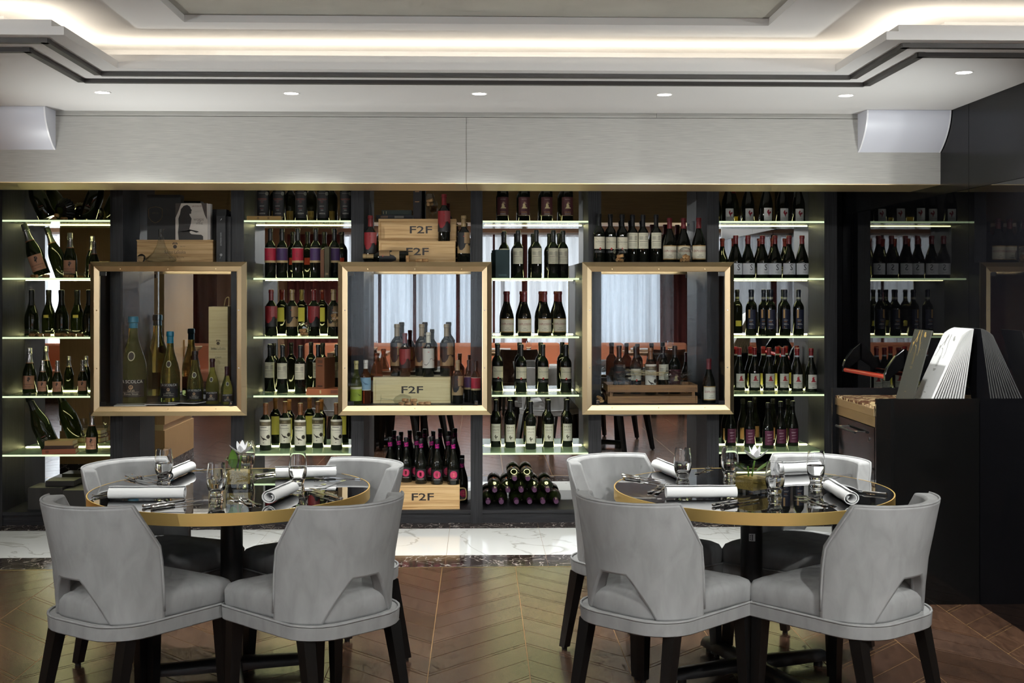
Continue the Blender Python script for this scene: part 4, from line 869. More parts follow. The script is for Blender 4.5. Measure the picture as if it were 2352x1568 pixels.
book('old_book', 'brown leather book standing on the orange book', 'book', (X(757, 8.08), 8.085, SHELF_Z[3] + .041), (0.205, 0.13, 0.068), -0.45, (124, 76, 48), ((.72, .03, (60, 34, 22)), (.05, .04, (60, 34, 22)), (.82, .1, (90, 54, 34))), (190, 160, 120), False)
book('old_book', 'dark teal book standing on second shelf right of middle showcase', 'book', (X(1166, 8.05), 8.06, SHELF_Z[1] + .0005), (0.188, 0.16, 0.095), 0.15, (26, 50, 54), ((.08, .05, (50, 80, 84)),), (190, 180, 160), False)
zt = STOP + 0.293
book('old_book', 'black clothbound book lying under the green one on upper pine box', 'book', (X(907, 8.05), 8.06, zt), (0.245, 0.14, 0.026), 0.03, (30, 32, 38), ((.5, .25, (96, 92, 84)), (.12, .2, (84, 62, 44))))
book('old_book', 'dark green book on top of the pile on upper pine box', 'book', (X(912, 8.05), 8.06, zt + .0265), (0.20, 0.12, 0.033), 0.0, (30, 40, 34), ((.05, .03, (120, 110, 80)), (.15, .02, (120, 110, 80))))
book('old_book', 'black leather book standing upright on upper pine box', 'book', (X(968, 8.05), 8.06, zt), (0.25, 0.14, 0.052), 0.0, (26, 22, 24), ((.72, .02, (150, 110, 70)), (.77, .02, (150, 110, 70)), (.45, .02, (150, 110, 70))), (120, 110, 100), False)
# black boxes and the picture book on the left showcase
def black_box(name, label, cat, x0, x1, y0, y1, z0, z1, col=(16, 16, 18)):
    t = thing(name, label, cat); part('box_body', MB().box(x0, x1, y0, y1, z0, z1), colmat(col, 0.5), t, None, 0.001); return t
t = black_box('gift_box', 'tall black box with faint gold shield on pine box', 'box', X(338, 8.03), X(415, 8.03), 8.03, 8.12, STOP + .1505, STOP + .455)
sh = [(-.045, .035), (-.03, .045), (0, .05), (.03, .045), (.045, .035), (.044, -.02), (.025, -.045), (0, -.058), (-.025, -.045), (-.044, -.02)]
shx, shz = PZ(357, 492, 8.03)
part('shield_outline', MB().tube([(shx + a, 8.0295, shz + b) for a, b in sh], 0.0011, 5, True), mat('dull_gold', S(110, 84, 44), 0.4, 1.0), t)
text_part(t, 'KRUG', .016, shx, 8.0294, shz + .008, (70, 56, 34))
black_box('gift_box', 'plain black box standing behind the picture book', 'box', X(418, 8.10), X(446, 8.10), 8.14, 8.22, STOP + .1505, STOP + .41)
bx0, bx1 = X(403, 7.955), X(477, 7.955); bz0 = STOP + .1505; H_ = 0.242
t = thing('picture_book', 'upright book with woman silhouette cover on pine box', 'book')
part('cover', MB().box(bx0, bx1, 7.955, 7.958, bz0, bz0 + H_), colmat((206, 198, 188), 0.45), t)
part('pages', MB().box(bx0 + .002, bx1 + .018, 7.9585, 8.01, bz0 + .002, bz0 + H_ - .003), colmat((196, 192, 188), 0.9), t)
sil = [(.10, 0), (.86, 0), (.86, .10), (.80, .14), (.50, .155), (.44, .20), (.46, .285), (.60, .225), (.70, .235), (.73, .215), (.64, .20), (.50, .245), (.43, .30), (.48, .45), (.50, .58), (.45, .66), (.43, .71), (.49, .715), (.49, .77), (.51, .82), (.48, .84), (.45, .91), (.36, .955), (.26, .93), (.17, .84), (.14, .70), (.09, .58), (.10, .40), (.08, .2)]
wB = bx1 - bx0
part('silhouette_print', MB().add([(bx0 + a * wB, 7.9545, bz0 + b * H_) for a, b in sil], [tuple(range(len(sil)))]), colmat((30, 24, 22)), t)
part('curtain_print', MB().add([(bx0 + a * wB, 7.9545, bz0 + b * H_) for a, b in [(.80, 1), (.97, 1), (.98, .55), (.90, .70)]] + [(bx0 + a * wB, 7.9545, bz0 + b * H_) for a, b in [(0, 1), (.18, 1), (.10, .8), (0, .6)]], [(0, 1, 2, 3), (4, 5, 6, 7)]), colmat((70, 60, 54)), t)
text_part(t, 'LA SCOLCA', .015, bx0 + wB * .66, 7.9544, bz0 + H_ * .92, (120, 30, 30), 0.8)
for k, (w_, f) in enumerate((('WORDS', .55), ('OF', .495), ('WINE', .445))): text_part(t, w_, .020, bx0 + wB * (.72 if k < 1 else .74), 7.9544, bz0 + H_ * f, (110, 100, 94), 0.9)
black_box('gift_box', 'short black box behind picture book on pine box', 'box', X(484, 8.06), X(520, 8.06), 8.06, 8.14, STOP + .1505, STOP + .36)
t = black_box('bottle_box', 'tall slim black bottle box with white marks on left showcase', 'box', X(497, 7.91), X(518, 7.91), 7.91, 8.02, STOP + .001, STOP + .31, (24, 24, 27))
sx_ = X(507.5, 7.91)
part('white_emblem', MB().add([(sx_ + a * .008, 7.9095, STOP + .283 + b * .009) for a, b in [(-.6, -1), (0, .4), (1, 1), (.4, .2), (.8, -.4), (.2, 0)]], [(0, 1, 2, 3), (3, 4, 5)]), colmat((200, 200, 204)), t)
v, f = text2d('DOMAINE NOIR', .012); part('lettering', MB().add([(sx_ - b, 7.9095, STOP + .155 + a) for a, b in v], f), colmat((180, 180, 184)), t)
part('flower_print', MB().add([(sx_ + a, 7.9095, STOP + .045 + b) for a, b in disc(.001, .006, .009, 9)] + [(sx_ + a, 7.9095, STOP + .045 + b) for a, b in [(-.008, -.02), (-.006, -.02), (.002, 0), (0, 0)]], [tuple(range(9)), (9, 10, 11, 12)]), colmat((150, 150, 154)), t)
t = black_box('bottle_box', 'second slim black box in shadow beside the first on left showcase', 'box', X(519.5, 7.95), X(530, 7.95), 7.95, 8.06, STOP + .001, STOP + .305)
# gift boxes on the base, leftmost bay
for (a, b, y0, y1, z0, z1, lab) in ((64, 143, 8.06, 8.28, 0, .146, 'long dark grey gift box on the base of leftmost bay'), (144, 200, 8.0, 8.24, 0, .138, 'dark grey gift box at right on the base of leftmost bay'), (104, 170, 8.12, 8.28, .1465, .182, 'flat black gift box lying on the long grey one')):
    t = black_box('gift_box', lab, 'box', X(a, y0), X(b, y0), y0, y1, ZBASE + z0 + .0005, ZBASE + z1, (46, 44, 42))
    if a == 64: text_part(t, 'Dom Ruinart', .016, X(127, y0), y0 - .0006, ZBASE + .085, (176, 150, 90))
# magazines in the left showcase
for k, (px, y, rz, z, lab, col) in enumerate(((302, 7.86, 0.12, 0, 'flat magazine at left on showcase floor', (196, 190, 176)), (375, 7.87, -0.10, .0075, 'flat magazine in middle on showcase floor', (60, 56, 50)), (430, 7.88, -0.30, .015, 'dark flat magazine at right on showcase floor', (34, 32, 30)))):
    t = thing('magazine', lab, 'magazine', (X(px, y), y, SFLOOR + z), rz, 'magazines in the left showcase')
    part('pages', MB().box(-.10, .10, -.065, .065, .0005, .0058), colmat((222, 216, 204), .8), t); part('cover', MB().box(-.101, .101, -.066, .066, .0058, .0070), colmat(col, .3), t)
# wooden crate in the right showcase
cx0, cx1, cy0, cy1 = X(1400, 7.86), X(1598, 7.86), 7.86, 8.15
t = thing('slatted_crate', 'low brown wooden slatted crate in right showcase', 'crate')
for zz_ in (0.004, 0.078):
    part('slat', MB().box(cx0, cx1, cy0, cy0 + .012, SFLOOR + zz_, SFLOOR + zz_ + .048), M_ACACIA, t, None, .001); part('slat', MB().box(cx0, cx1, cy1 - .012, cy1, SFLOOR + zz_, SFLOOR + zz_ + .048), M_ACACIA, t, None, .001)
    for xx in (cx0 - .0125, cx1 + .0005): part('slat', MB().box(xx, xx + .012, cy0, cy1, SFLOOR + zz_, SFLOOR + zz_ + .048), M_ACACIA, t, None, .001)
for xx in (cx0 + .003, cx1 - .023):
    for yy in (cy0 + .0125, cy1 - .0325): part('corner_block', MB().box(xx, xx + .02, yy, yy + .02, SFLOOR + .001, SFLOOR + .126), M_ACACIA, t)
part('crate_floor', MB().box(cx0 + .001, cx1 - .001, cy0 + .0125, cy1 - .0125, SFLOOR + .034, SFLOOR + .046), M_ACACIA, t)
# glassware
def revolve_open(prof, seg=26): return MB().lathe(prof, seg)
G_BALLOON = [(0.034, 0.0), (0.033, 0.0015), (0.006, 0.005), (0.0035, 0.012), (0.0032, 0.085), (0.006, 0.092), (0.026, 0.105), (0.044, 0.135), (0.048, 0.160), (0.043, 0.190), (0.034, 0.215)]
G_FLUTE = [(0.030, 0.0), (0.029, 0.0015), (0.005, 0.005), (0.003, 0.012), (0.003, 0.085), (0.006, 0.094), (0.019, 0.125), (0.026, 0.165), (0.026, 0.20), (0.022, 0.235)]
G_DECANT = [(0.0, 0.001), (0.068, 0.001), (0.090, 0.010), (0.092, 0.018), (0.080, 0.034), (0.050, 0.060), (0.028, 0.100), (0.017, 0.140), (0.0145, 0.165), (0.017, 0.195), (0.022, 0.204)]
MG_B = revolve_open(G_BALLOON).mesh('glass_bowl', M_THINWARE, SM); MG_F = revolve_open(G_FLUTE).mesh('glass_bowl', M_THINWARE, SM); MG_D = revolve_open(G_DECANT, 32).mesh('glass_bowl', M_THINWARE, SM)
def ware(name, me, label, loc, rot=(0, 0, 0), s=1.0, cat='glass'):
    t = thing(name, label, cat, loc); t.rotation_euler = rot; t.scale = (s,) * 3; ob('glass_bowl', me, t); return t
MC = MB().lathe([(0, 0), (0.0105, 0), (0.0115, .002), (0.0112, .042), (0.0102, .044), (0, .044)], 12).mesh('cork', M_CORK, SM)
CN = [0]
def cork(x, y, z, rot, lab, s=1.0):
    o = ob('wine_cork', MC, None, (x, y, z), rot); o.scale = (s,) * 3
    return tag(o, lab, 'cork', 'wine corks')
def corks_in(x, y, z, n, r, where):          # a few corks heaped inside a glass
    for k in range(n):
        a = 2 * PI * k / n + .4; rr = r * (0.55 if k % 2 else 0.2)
        lift = 0.012 + (0.021 if k >= n * 0.55 else 0)
        d = random.uniform(-.6, .6) + (PI / 2 if k % 3 else 0)
        cork(x + rr * math.cos(a) - .02 * math.cos(d), y + rr * math.sin(a) * .6 - .02 * math.sin(d), z + lift, (PI / 2 * random.uniform(.85, 1.05), 0, d + PI / 2), 'cork resting %s' % where)
ware('decanter', MG_D, 'clear wide-based glass decanter on left showcase', (X(370, 7.83), 7.83, STOP), (0, 0, 0), 1.06, 'decanter')
t = thing('stopper_ball', 'clear glass ball stopper beside the decanter', 'stopper', (X(325, 7.82), 7.82, STOP)); part('ball', MB().lathe([(0.027 * math.sin(PI * i / 12), 0.027 - 0.027 * math.cos(PI * i / 12)) for i in range(13)], 24), M_CRYSTAL, t, SM)
# balloon glasses lying with their mouths to the front, corks inside
def lying_front(px, y, z, lab, n, s=1.0):
    x = X(px, y); r = .048 * s
    ware('wine_glass', MG_B, lab, (x, y + .16 * s, z + r + .0005), (PI / 2, 0, 0), s)
    corks_in(x, y + .0, z + 0.004, n, .026, 'in ' + lab.split(' glass')[0] + ' glass, ' + lab.split('glass ', 1)[1].split(' with')[0])
lying_front(1422, 7.80, STOP, 'lying wine glass at left on right showcase with corks', 4)
lying_front(1574, 7.80, STOP, 'lying wine glass at right on right showcase with corks', 7, 1.05)
lying_front(698, 8.03, SHELF_Z[2], 'lying wine glass on third shelf with corks', 5, 0.98)
ware('wine_glass', MG_B, 'stemmed wine glass full of corks at showcase edge, third shelf', (X(770, 8.02), 8.02, SHELF_Z[2]), (0, 0, 0), 0.98)
corks_in(X(770, 8.02), 8.02, SHELF_Z[2] + .105, 5, .022, 'in stemmed glass on third shelf')
ware('wine_glass', MG_B, 'stemmed wine glass of corks on upper pine box, nearer one', (X(986, 8.04), 8.04, zt), (0, 0, 0), 0.80); corks_in(X(986, 8.04), 8.04, zt + .088, 4, .018, 'in stemmed glass on upper pine box')
for k, (px, py_) in enumerate(((936, 0), (956, 1), (968, 1))):
    cork(X(px, 7.79), 7.79, STOP + (.0005 if k == 0 else .0118), (0, 0, 0) if k == 0 else (PI / 2, 0, 1.4 if k == 1 else 1.9), ('upright cork', 'left lying cork', 'right lying cork')[k] + ' before lower pine box on middle showcase')
# glass lying with spilled corks in the middle showcase
ware('wine_glass', MG_B, 'tipped wine glass spilling corks in middle showcase', (X(874, 7.86), 7.86, SFLOOR + .040), (0, PI / 2 + .10, 0.05), 0.92)
for k, (px, z_, a) in enumerate(((918, .012, .5), (930, .012, 1.3), (925, .034, .9), (942, .030, 1.9), (950, .012, 0.3), (962, .012, 1.1), (974, .012, 1.6))):
    cork(X(px, 7.82), 7.83, SFLOOR + z_, (PI / 2, 0, a), 'spilled cork, %s from left beside tipped glass in middle showcase' % ORD[k])
ware('wine_glass', MG_B, 'wine glass lying mouth forward at left of right showcase', (X(1378, 7.83), 8.0, SFLOOR + .046), (PI / 2, 0, 0), 0.95); corks_in(X(1378, 7.83), 7.85, SFLOOR + .006, 3, .02, 'in glass at left of right showcase')
# two decanters lying in the crate
G_D2 = [(0.0, 0.0), (0.045, 0.0), (0.075, 0.012), (0.085, 0.035), (0.075, 0.065), (0.045, 0.10), (0.022, 0.135), (0.016, 0.17), (0.024, 0.20)]
MG_D2 = revolve_open(G_D2, 32).mesh('glass_bowl', M_THINWARE, SM)
for px, rot, lab in ((1430, (0.25, -1.15, 0.3), 'lying glass decanter at left in crate'), (1550, (0.25, 1.15, -0.2), 'lying glass decanter at right in crate')):
    t = ware('decanter', MG_D2, lab, (X(px, 7.95) + (.05 if px < 1500 else -.05), 7.95, SFLOOR + .135), rot, 0.9, 'decanter')
t = thing('straw_tie', 'wisp of dry straw tied between the two decanters', 'straw', (X(1490, 7.93), 7.93, SFLOOR + .20))
mb = MB()
for k in range(14): mb.tube(smooth_path([(-.13 + random.uniform(-.02, .02), random.uniform(-.01, .01), random.uniform(-.02, .03)), (-.03, random.uniform(-.01, .01), random.uniform(-.015, .02)), (.04, 0, random.uniform(-.02, .01)), (.12 + random.uniform(-.02, .02), 0, random.uniform(-.03, .02))], 4), .0009, 4)
part('straw', mb, mat('dry_straw', S(190, 172, 128), .9), t)
# flutes and corks in the leftmost bay
ware('flute_glass', MG_F, 'champagne flute standing behind pink-labelled bottle on lowest shelf', (X(192, 8.12), 8.12, SHELF_Z[4]), (0, 0, 0), 0.95)
ware('flute_glass', MG_F, 'tipped flute beside corks on second shelf of leftmost bay', (X(194, 8.06), 8.07, SHELF_Z[1] + .027), (0, -PI / 2, .15), 0.8)
ware('flute_glass', MG_F, 'tipped flute full of corks at left on third shelf of leftmost bay', (X(118, 8.04), 8.06, SHELF_Z[2] + .027), (0, -PI / 2, -.1), 0.9)
ware('flute_glass', MG_F, 'tipped flute full of corks at right on third shelf of leftmost bay', (X(198, 8.04), 8.05, SHELF_Z[2] + .027), (0, -PI / 2, -.1), 0.9)
for si, lst, where in ((1, ((72, 1.0), (86, .4), (100, 1.5), (148, 1.3), (160, .7)), 'second shelf of leftmost bay'), (2, ((70, .9), (82, 1.5), (92, .5), (104, 1.2), (128, 1.5), (142, .8), (154, 1.7), (166, .6), (178, 1.4)), 'third shelf of leftmost bay')):
    for k, (px, a) in enumerate(lst): cork(X(px, 8.03), 8.03 + random.uniform(-.02, .02), SHELF_Z[si] + .0118, (PI / 2, 0, a), 'loose cork, %s from left on %s' % (ORD[k], where))
for k, (px, z_) in enumerate(((128, .012), (134, .034), (142, .012))): cork(X(px, 8.06), 8.05, SHELF_Z[0] + z_, (PI / 2, 0, (.1, 0, 1.2)[k]), ('left', 'upper', 'right')[k] + ' cork before the fluted cap on top shelf')
# oversized crown caps on the top shelf, leftmost bay
def crown(px, y, R, lab, gold):
    x = X(px, y); z = SHELF_Z[0] + R * .97; n = 21; mb = MB(); rings = []
    for (f, dy, am) in ((.30, -.05, 0), (.36, -.052, .0), (.62, -.045, .03), (1.0, 0.0, .07), (.96, .012, .07)):
        ringp = []
        for i in range(n * 2):
            a = 2 * PI * i / (n * 2); r = R * f * (1 + (am if i % 2 else -am)); ringp.append((r * math.cos(a), dy, r * math.sin(a)))
        rings.append(ringp)
    mb.loft(rings, False)
    t = thing('crown_cap', lab, 'ornament', (x, y, z)); t.rotation_euler = (0.12, 0, -.35 if not gold else .3)
    part('fluted_shell', mb, mat('black_lacquer_cap', S(16, 16, 16), .25), t)
    if gold:
        g = MB().loft([[(R * .98 * (1 + (.05 if i % 2 else -.05)) * math.cos(2 * PI * i / 42), -.006, R * .98 * (1 + (.05 if i % 2 else -.05)) * math.sin(2 * PI * i / 42)) for i in range(42)], [(R * .80 * math.cos(2 * PI * i / 42), -.058, R * .80 * math.sin(2 * PI * i / 42)) for i in range(42)], [(R * .72 * math.cos(2 * PI * i / 42), -.056, R * .72 * math.sin(2 * PI * i / 42)) for i in range(42)]], False)
        part('gold_rim', g, mat('olive_gold', S(150, 134, 62), .4, .6), t)
crown(150, 8.12, .078, 'oversized black fluted bottle cap on top shelf of leftmost bay', False)
crown(186, 8.21, .068, 'oversized bottle cap with gold toothed rim on top shelf', True)

# ------------------------------------------------------------------ black counter with menus
CXL, CY0, CY1, CZ = 1.954, 5.84, 6.50, 1.014
ct = thing('host_counter', 'black glossy counter with brass and marble top beside black wall', 'counter')
M_CTR = mat('black_high_gloss', (0.006, 0.006, 0.006, 1), 0.03, 0.0, 0.45)
part('front_panel', MB().box(CXL, XR - 0.002, CY0, CY0 + 0.018, 0.0, CZ), M_CTR, ct, None, 0.001)
part('back_panel', MB().box(CXL - 0.02, XR - 0.002, CY1, CY1 + 0.018, 0.0, CZ), M_BLACKSATIN, ct, None, 0.001)
part('carcass', MB().box(CXL + 0.012, XR - 0.002, CY0 + 0.019, CY1 - 0.001, 0.02, 0.90), M_BLACKSATIN, ct)
part('marble_top', MB().box(CXL - 0.002, XR - 0.002, CY0 + 0.019, CY1 - 0.001, 0.945, 0.975), marble('brown_gold_marble', S(92, 62, 44), S(214, 188, 140), 7.0, 0.44, 0.53), ct)
part('brass_fascia', MB().box(CXL - 0.006, CXL + 0.006, CY0 + 0.019, CY1 - 0.001, 0.925, 0.962), M_BRASS, ct)
part('brass_underband', MB().box(CXL + 0.002, CXL + 0.010, CY0 + 0.019, CY1 - 0.001, 0.872, 0.922), M_BRASS, ct)
for k, (a, b) in enumerate(((0.665, 0.868), (0.40, 0.660), (0.04, 0.395))):
    d = part('drawer', MB().box(CXL - 0.002, CXL + 0.011, CY0 + 0.021, CY1 - 0.003, a, b), M_CTR, ct, None, 0.001)
    if k == 0:
        h = MB().tube([(CXL - 0.036, CY0 + 0.22, b - 0.045), (CXL - 0.036, CY1 - 0.12, b - 0.045)], 0.006, 10)
        hd = part('handle', h, M_BLACKMETAL, d, SM)
        for yy in (CY0 + 0.25, CY1 - 0.15): part('handle_post', MB().tube([(CXL - 0.036, yy, b - 0.045), (CXL - 0.001, yy, b - 0.045)], 0.005, 10), M_STEEL, d, SM)
        part('lock', MB().lathe([(0.012, 0), (0.012, 0.004), (0, 0.005)], 16).xf(Matrix.Translation((CXL - 0.002, CY0 + 0.10, b - 0.065)) @ Matrix.Rotation(-PI / 2, 4, 'Y')), M_STEEL, d, SM)
# menus leaning against the wall
def menu(x_low, x_top, y0, label, dark, z0=0.976, h=0.385, w=0.235, th=0.006):
    a = math.asin(min(0.9, (x_top - x_low) / h)); t = thing('menu', label, 'menu', (x_low, y0, z0), 0, 'menus leaning on the counter'); t.rotation_euler = (0, a, 0)
    m = colmat((46, 46, 42), .5) if dark else colmat((196, 196, 196), .55)
    part('cover', MB().box(-th, 0, 0, w, 0.0, h), m, t)
    part('pages', MB().box(-th * .75, -th * .25, -0.0012, w + .0005, 0.002, h - .001), colmat((60, 58, 54) if dark else (206, 206, 204), .8), t)
    return t
def splash(t, col, w=0.235, h=0.385):          # painted branch ornament and small print on the cover that faces the room
    rnd = random.Random(5); mb = MB(); x = -0.0066
    def stroke(pts, wid):
        P = smooth_path([(0, a, b) for a, b in pts], 4); n = len(P)
        for k in range(n - 1):
            d = (P[k + 1] - P[k]).normalized(); q = Vector((0, -d.z, d.y)); w0 = wid * (1 - .7 * k / n); w1 = wid * (1 - .7 * (k + 1) / n)
            mb.add([(x, v.y, min(h - .002, v.z)) for v in (P[k] - q * w0, P[k + 1] - q * w1, P[k + 1] + q * w1, P[k] + q * w0)], [(0, 1, 2, 3)])
    stroke([(.150, h), (.165, h - .04), (.190, h - .075), (.205, h - .125)], .0035); stroke([(.120, h), (.118, h - .045), (.100, h - .09), (.097, h - .135)], .004)
    stroke([(.150, h - .01), (.160, h - .03), (.156, h - .065)], .009); stroke([(.165, h - .08), (.145, h - .09), (.135, h - .125)], .003)
    for cy, cz, r in ((.197, h - .075, .008), (.070, h - .02, .012), (.058, h - .03, .008)):
        mb.add([(x, cy + r * rnd.uniform(.7, 1.3) * math.cos(2 * PI * i / 9), min(h - .002, cz + r * rnd.uniform(.8, 1.5) * math.sin(2 * PI * i / 9))) for i in range(9)], [tuple(range(9))])
    for k in range(30):
        cy = rnd.uniform(.03, w - .02); cz = h - rnd.uniform(.005, .13); r = rnd.uniform(.0008, .0025)
        mb.add([(x, cy + r * math.cos(2 * PI * i / 6), cz + r * math.sin(2 * PI * i / 6)) for i in range(6)], [tuple(range(6))])
    part('ornament_print', mb, colmat(col), t)
    ms = MB()
    for (y0, y1, z0, z1) in ((.128, .1292, .205, .262), (.148, .1492, .205, .262), (.128, .1492, .205, .2062), (.128, .1492, .2608, .262)): ms.box(x - .0001, x, y0, y1, z0, z1)
    for k in range(9): ms.box(x - .0001, x, .133, .144, .210 + k * .0055, .2125 + k * .0055)
    for (cy, cz, l_) in ((.14, .188, .034), (.14, .181, .020), (.13, .090, .006), (.13, .060, .024), (.13, .030, .006)): ms.box(x - .0001, x, cy - l_ / 2, cy + l_ / 2, cz, cz + .0028)
    part('small_print', ms, colmat(tuple(int(c * .8) for c in col)), t)
YN = CY0 + 0.03
splash(menu(2.146, 2.248, YN, 'dark menu with gold splashes, first in the leaning row on the counter', True), (136, 112, 62))
for k in range(12):
    f = k / 11; lab = 'white menu with grey splashes, foremost of the white leaning row' if k == 0 else 'white menu, %s behind the foremost in leaning row' % (ORD + ['eleventh'])[k - 1]
    t = menu(2.235 + .165 * f, 2.398 + .055 * f, YN, lab, False)
    if k == 0: splash(t, (140, 140, 136))

# ------------------------------------------------------------------ chairs
def chair_kit(velvet):
    kit = []
    # seat outline: wide in front, rounded at the back
    def outline(grow, z):
        wf, wb, d0, d1 = 0.246 + grow, 0.222 + grow, -0.245 - grow, 0.262 + grow; pts = []
        for cxy, r, a0 in (((wf - .035, d1 - .035), .035, 0), ((-wf + .035, d1 - .035), .035, PI / 2), ((-wb + .15, d0 + .15), .15, PI), ((wb - .15, d0 + .15), .15, 1.5 * PI)):
            for i in range(7): a = a0 + PI / 2 * i / 6; pts.append((cxy[0] + r * math.cos(a), cxy[1] + r * math.sin(a), z))
        return pts
    band = MB().loft([outline(0.008, .352), outline(.012, .356), outline(.014, .398), outline(.010, .402)])
    kit.append(('seat_band', band.mesh('seat_band', velvet, SM), None))
    kit.append(('piping', MB().tube(outline(.012, .404), .0048, 6, True).mesh('piping', velvet, 3.0), 0))
    def cush(g, z): return [(x, y if y > -0.05 else -0.05 + (y + 0.05) * 0.90, z_) for x, y, z_ in [(x * (1 if y > 0 else 1 - 0.09 * min(1, -y / 0.12)), y, z_) for x, y, z_ in outline(g, z)]]
    rings = [cush(.002, .402), cush(.006, .412), cush(.007, .458), cush(-.002, .477), cush(-.022, .488)]
    for g, z in ((.72, .4965), (.45, .502), (.15, .504)): rings.append([(x * g, y * g, z) for x, y, _ in cush(-.022, z)])
    kit.append(('seat_cushion', MB().loft(rings).mesh('seat_cushion', velvet, 1.2), None))
    # wrap-around back: (u, z) grid, open in the lower middle
    ZT, ZO, Z0 = 0.812, 0.552, 0.400
    def umax(z): return 1.0 if z < 0.655 else 1.0 - 0.215 * ((z - 0.655) / (ZT - 0.655)) ** 1.0
    def shell(u, z, off):
        lean = -0.10 * max(0, z - 0.45) - 0.12 * max(0, z - 0.6)
        w = 0.240 + 0.012 * (z - Z0) / (ZT - Z0) + off; dpt = 0.205; A = 1.42; a = u * A
        x = w * math.sin(a) / math.sin(A); y = -0.264 - off + dpt * (1 - math.cos(a)) / (1 - math.cos(A)) * (1.0) + lean
        return (x, y, z)
    def inner(z): return 0.15 + 0.30 * ((ZO - z) / (ZO - Z0)) ** 0.9
    zs_low = [Z0, .44, .48, .515, .538, ZO]; zs_up = [ZO, .60, .655, .70, .745, .785, ZT]
    NS, NM = 7, 6; idx = {}; vs = []; fs = []
    def vert(key, u, z, side):
        k = (key, round(z, 4), side)
        if k not in idx: idx[k] = len(vs); vs.append(shell(u, z, 0.0 if side else -0.045))
        return idx[k]
    def col_u(c, z):
        U = umax(z); i = inner(min(z, ZO)) if z <= ZO else 0.15
        if c <= NS: return -U + (U - i) * c / NS
        if c <= NS + NM: return -i + 2 * i * (c - NS) / NM
        return i + (U - i) * (c - NS - NM) / NS
    NC = 2 * NS + NM
    for side in (1, 0):
        for zs, cols in ((zs_low, [c for c in range(NC) if c < NS or c >= NS + NM]), (zs_up, list(range(NC)))):
            for za, zb in zip(zs, zs[1:]):
                for c in cols:
                    q = [vert(c, col_u(c, za), za, side), vert(c + 1, col_u(c + 1, za), za, side), vert(c + 1, col_u(c + 1, zb), zb, side), vert(c, col_u(c, zb), zb, side)]
                    fs.append(tuple(q) if side else tuple(q[::-1]))
    ec = {}
    for f in fs:
        for a, b in zip(f, f[1:] + f[:1]): ec[(a, b)] = 1
    nout = {}; inv = {v: k for k, v in idx.items()}
    bound = [(a, b) for (a, b) in ec if (b, a) not in ec and inv[a][2] == 1]
    for a, b in bound:
        a2 = idx[(inv[a][0], inv[a][1], 0)]; b2 = idx[(inv[b][0], inv[b][1], 0)]; fs.append((b, a, a2, b2))
    me = MB().add(vs, fs).mesh('backrest', velvet, 0.75)
    bm = bmesh.new(); bm.from_mesh(me); es = [e for e in bm.edges if len(e.link_faces) == 2 and e.calc_face_angle(0) > 0.9]
    bmesh.ops.bevel(bm, geom=es, offset=0.009, segments=2, affect='EDGES', profile=0.6)
    for f in bm.faces: f.smooth = True
    bm.to_mesh(me); bm.free()
    bi = len(kit); kit.append(('backrest', me, None))
    top = [shell(col_u(c, ZT), ZT, -0.004) for c in range(NC + 1)]
    rim_l = [shell(-umax(z), z, -0.002) for z in [Z0 + .03, .5, .58, .655, .70, .745, .785]]
    rim_r = [shell(umax(z), z, -0.002) for z in [.785, .745, .70, .655, .58, .5, Z0 + .03]]
    kit.append(('piping', MB().tube([Vector(p) + Vector((0, 0, 0.001)) for p in rim_l + top + rim_r], .0045, 6).mesh('piping', velvet, 3.0), bi))
    # legs
    for sx in (-1, 1):
        for fy in (1, -1):
            xt, yt = sx * (0.222 if fy > 0 else 0.185), (0.222 if fy > 0 else -0.175); xb_, yb_ = xt + sx * .012, yt + (.012 if fy > 0 else -.075); a, b = .0235, .0165
            mb = MB(); mb.loft([[(xb_ + i * b, yb_ + j * b, .012) for i, j in ((-1, -1), (1, -1), (1, 1), (-1, 1))], [(xt + i * a, yt + j * a, .353) for i, j in ((-1, -1), (1, -1), (1, 1), (-1, 1))]])
            li = len(kit); kit.append(('leg', mb.mesh('leg', M_LEG), None))
            kit.append(('glide', MB().lathe([(0, 0), (.012, 0), (.012, .012), (0, .012)], 10, (xb_, yb_, 0)).mesh('glide', M_BLACKMETAL), li))
    return kit
CK = chair_kit(M_VELVET)
def cw(Xc, Zc): return (Xc * cs + Zc * sn, Zc * cs - Xc * sn)      # camera floor axes -> world
T1, T2 = (-0.995, 4.85), (1.099, 4.80)
CH = [((-1.378, 4.345), 57, 'grey velvet chair at front left of left table, back to viewer'), ((-0.694, 4.35), 134, 'grey velvet chair at front right of left table, back to viewer'),
      ((-1.477, 4.987), -31, 'grey velvet chair behind left table on its left side'), ((-0.76, 4.97), 226, 'grey velvet chair behind left table on its right side'),
      ((0.535, 4.40), 48, 'grey velvet chair at front left of right table, back to viewer'), ((1.226, 4.36), 128, 'grey velvet chair at front right of right table, back to viewer'),
      ((0.536, 5.096), -51.6, 'grey velvet chair behind right table on its left side'), ((1.236, 5.095), 232, 'grey velvet chair behind right table beside black counter')]
for (c, ang, lab) in CH:
    x, y = cw(*c); inst(CK, 'dining_chair', lab, 'chair', (x, y, 0), math.radians(ang) - PI / 2 - YAW, 'grey velvet dining chairs')

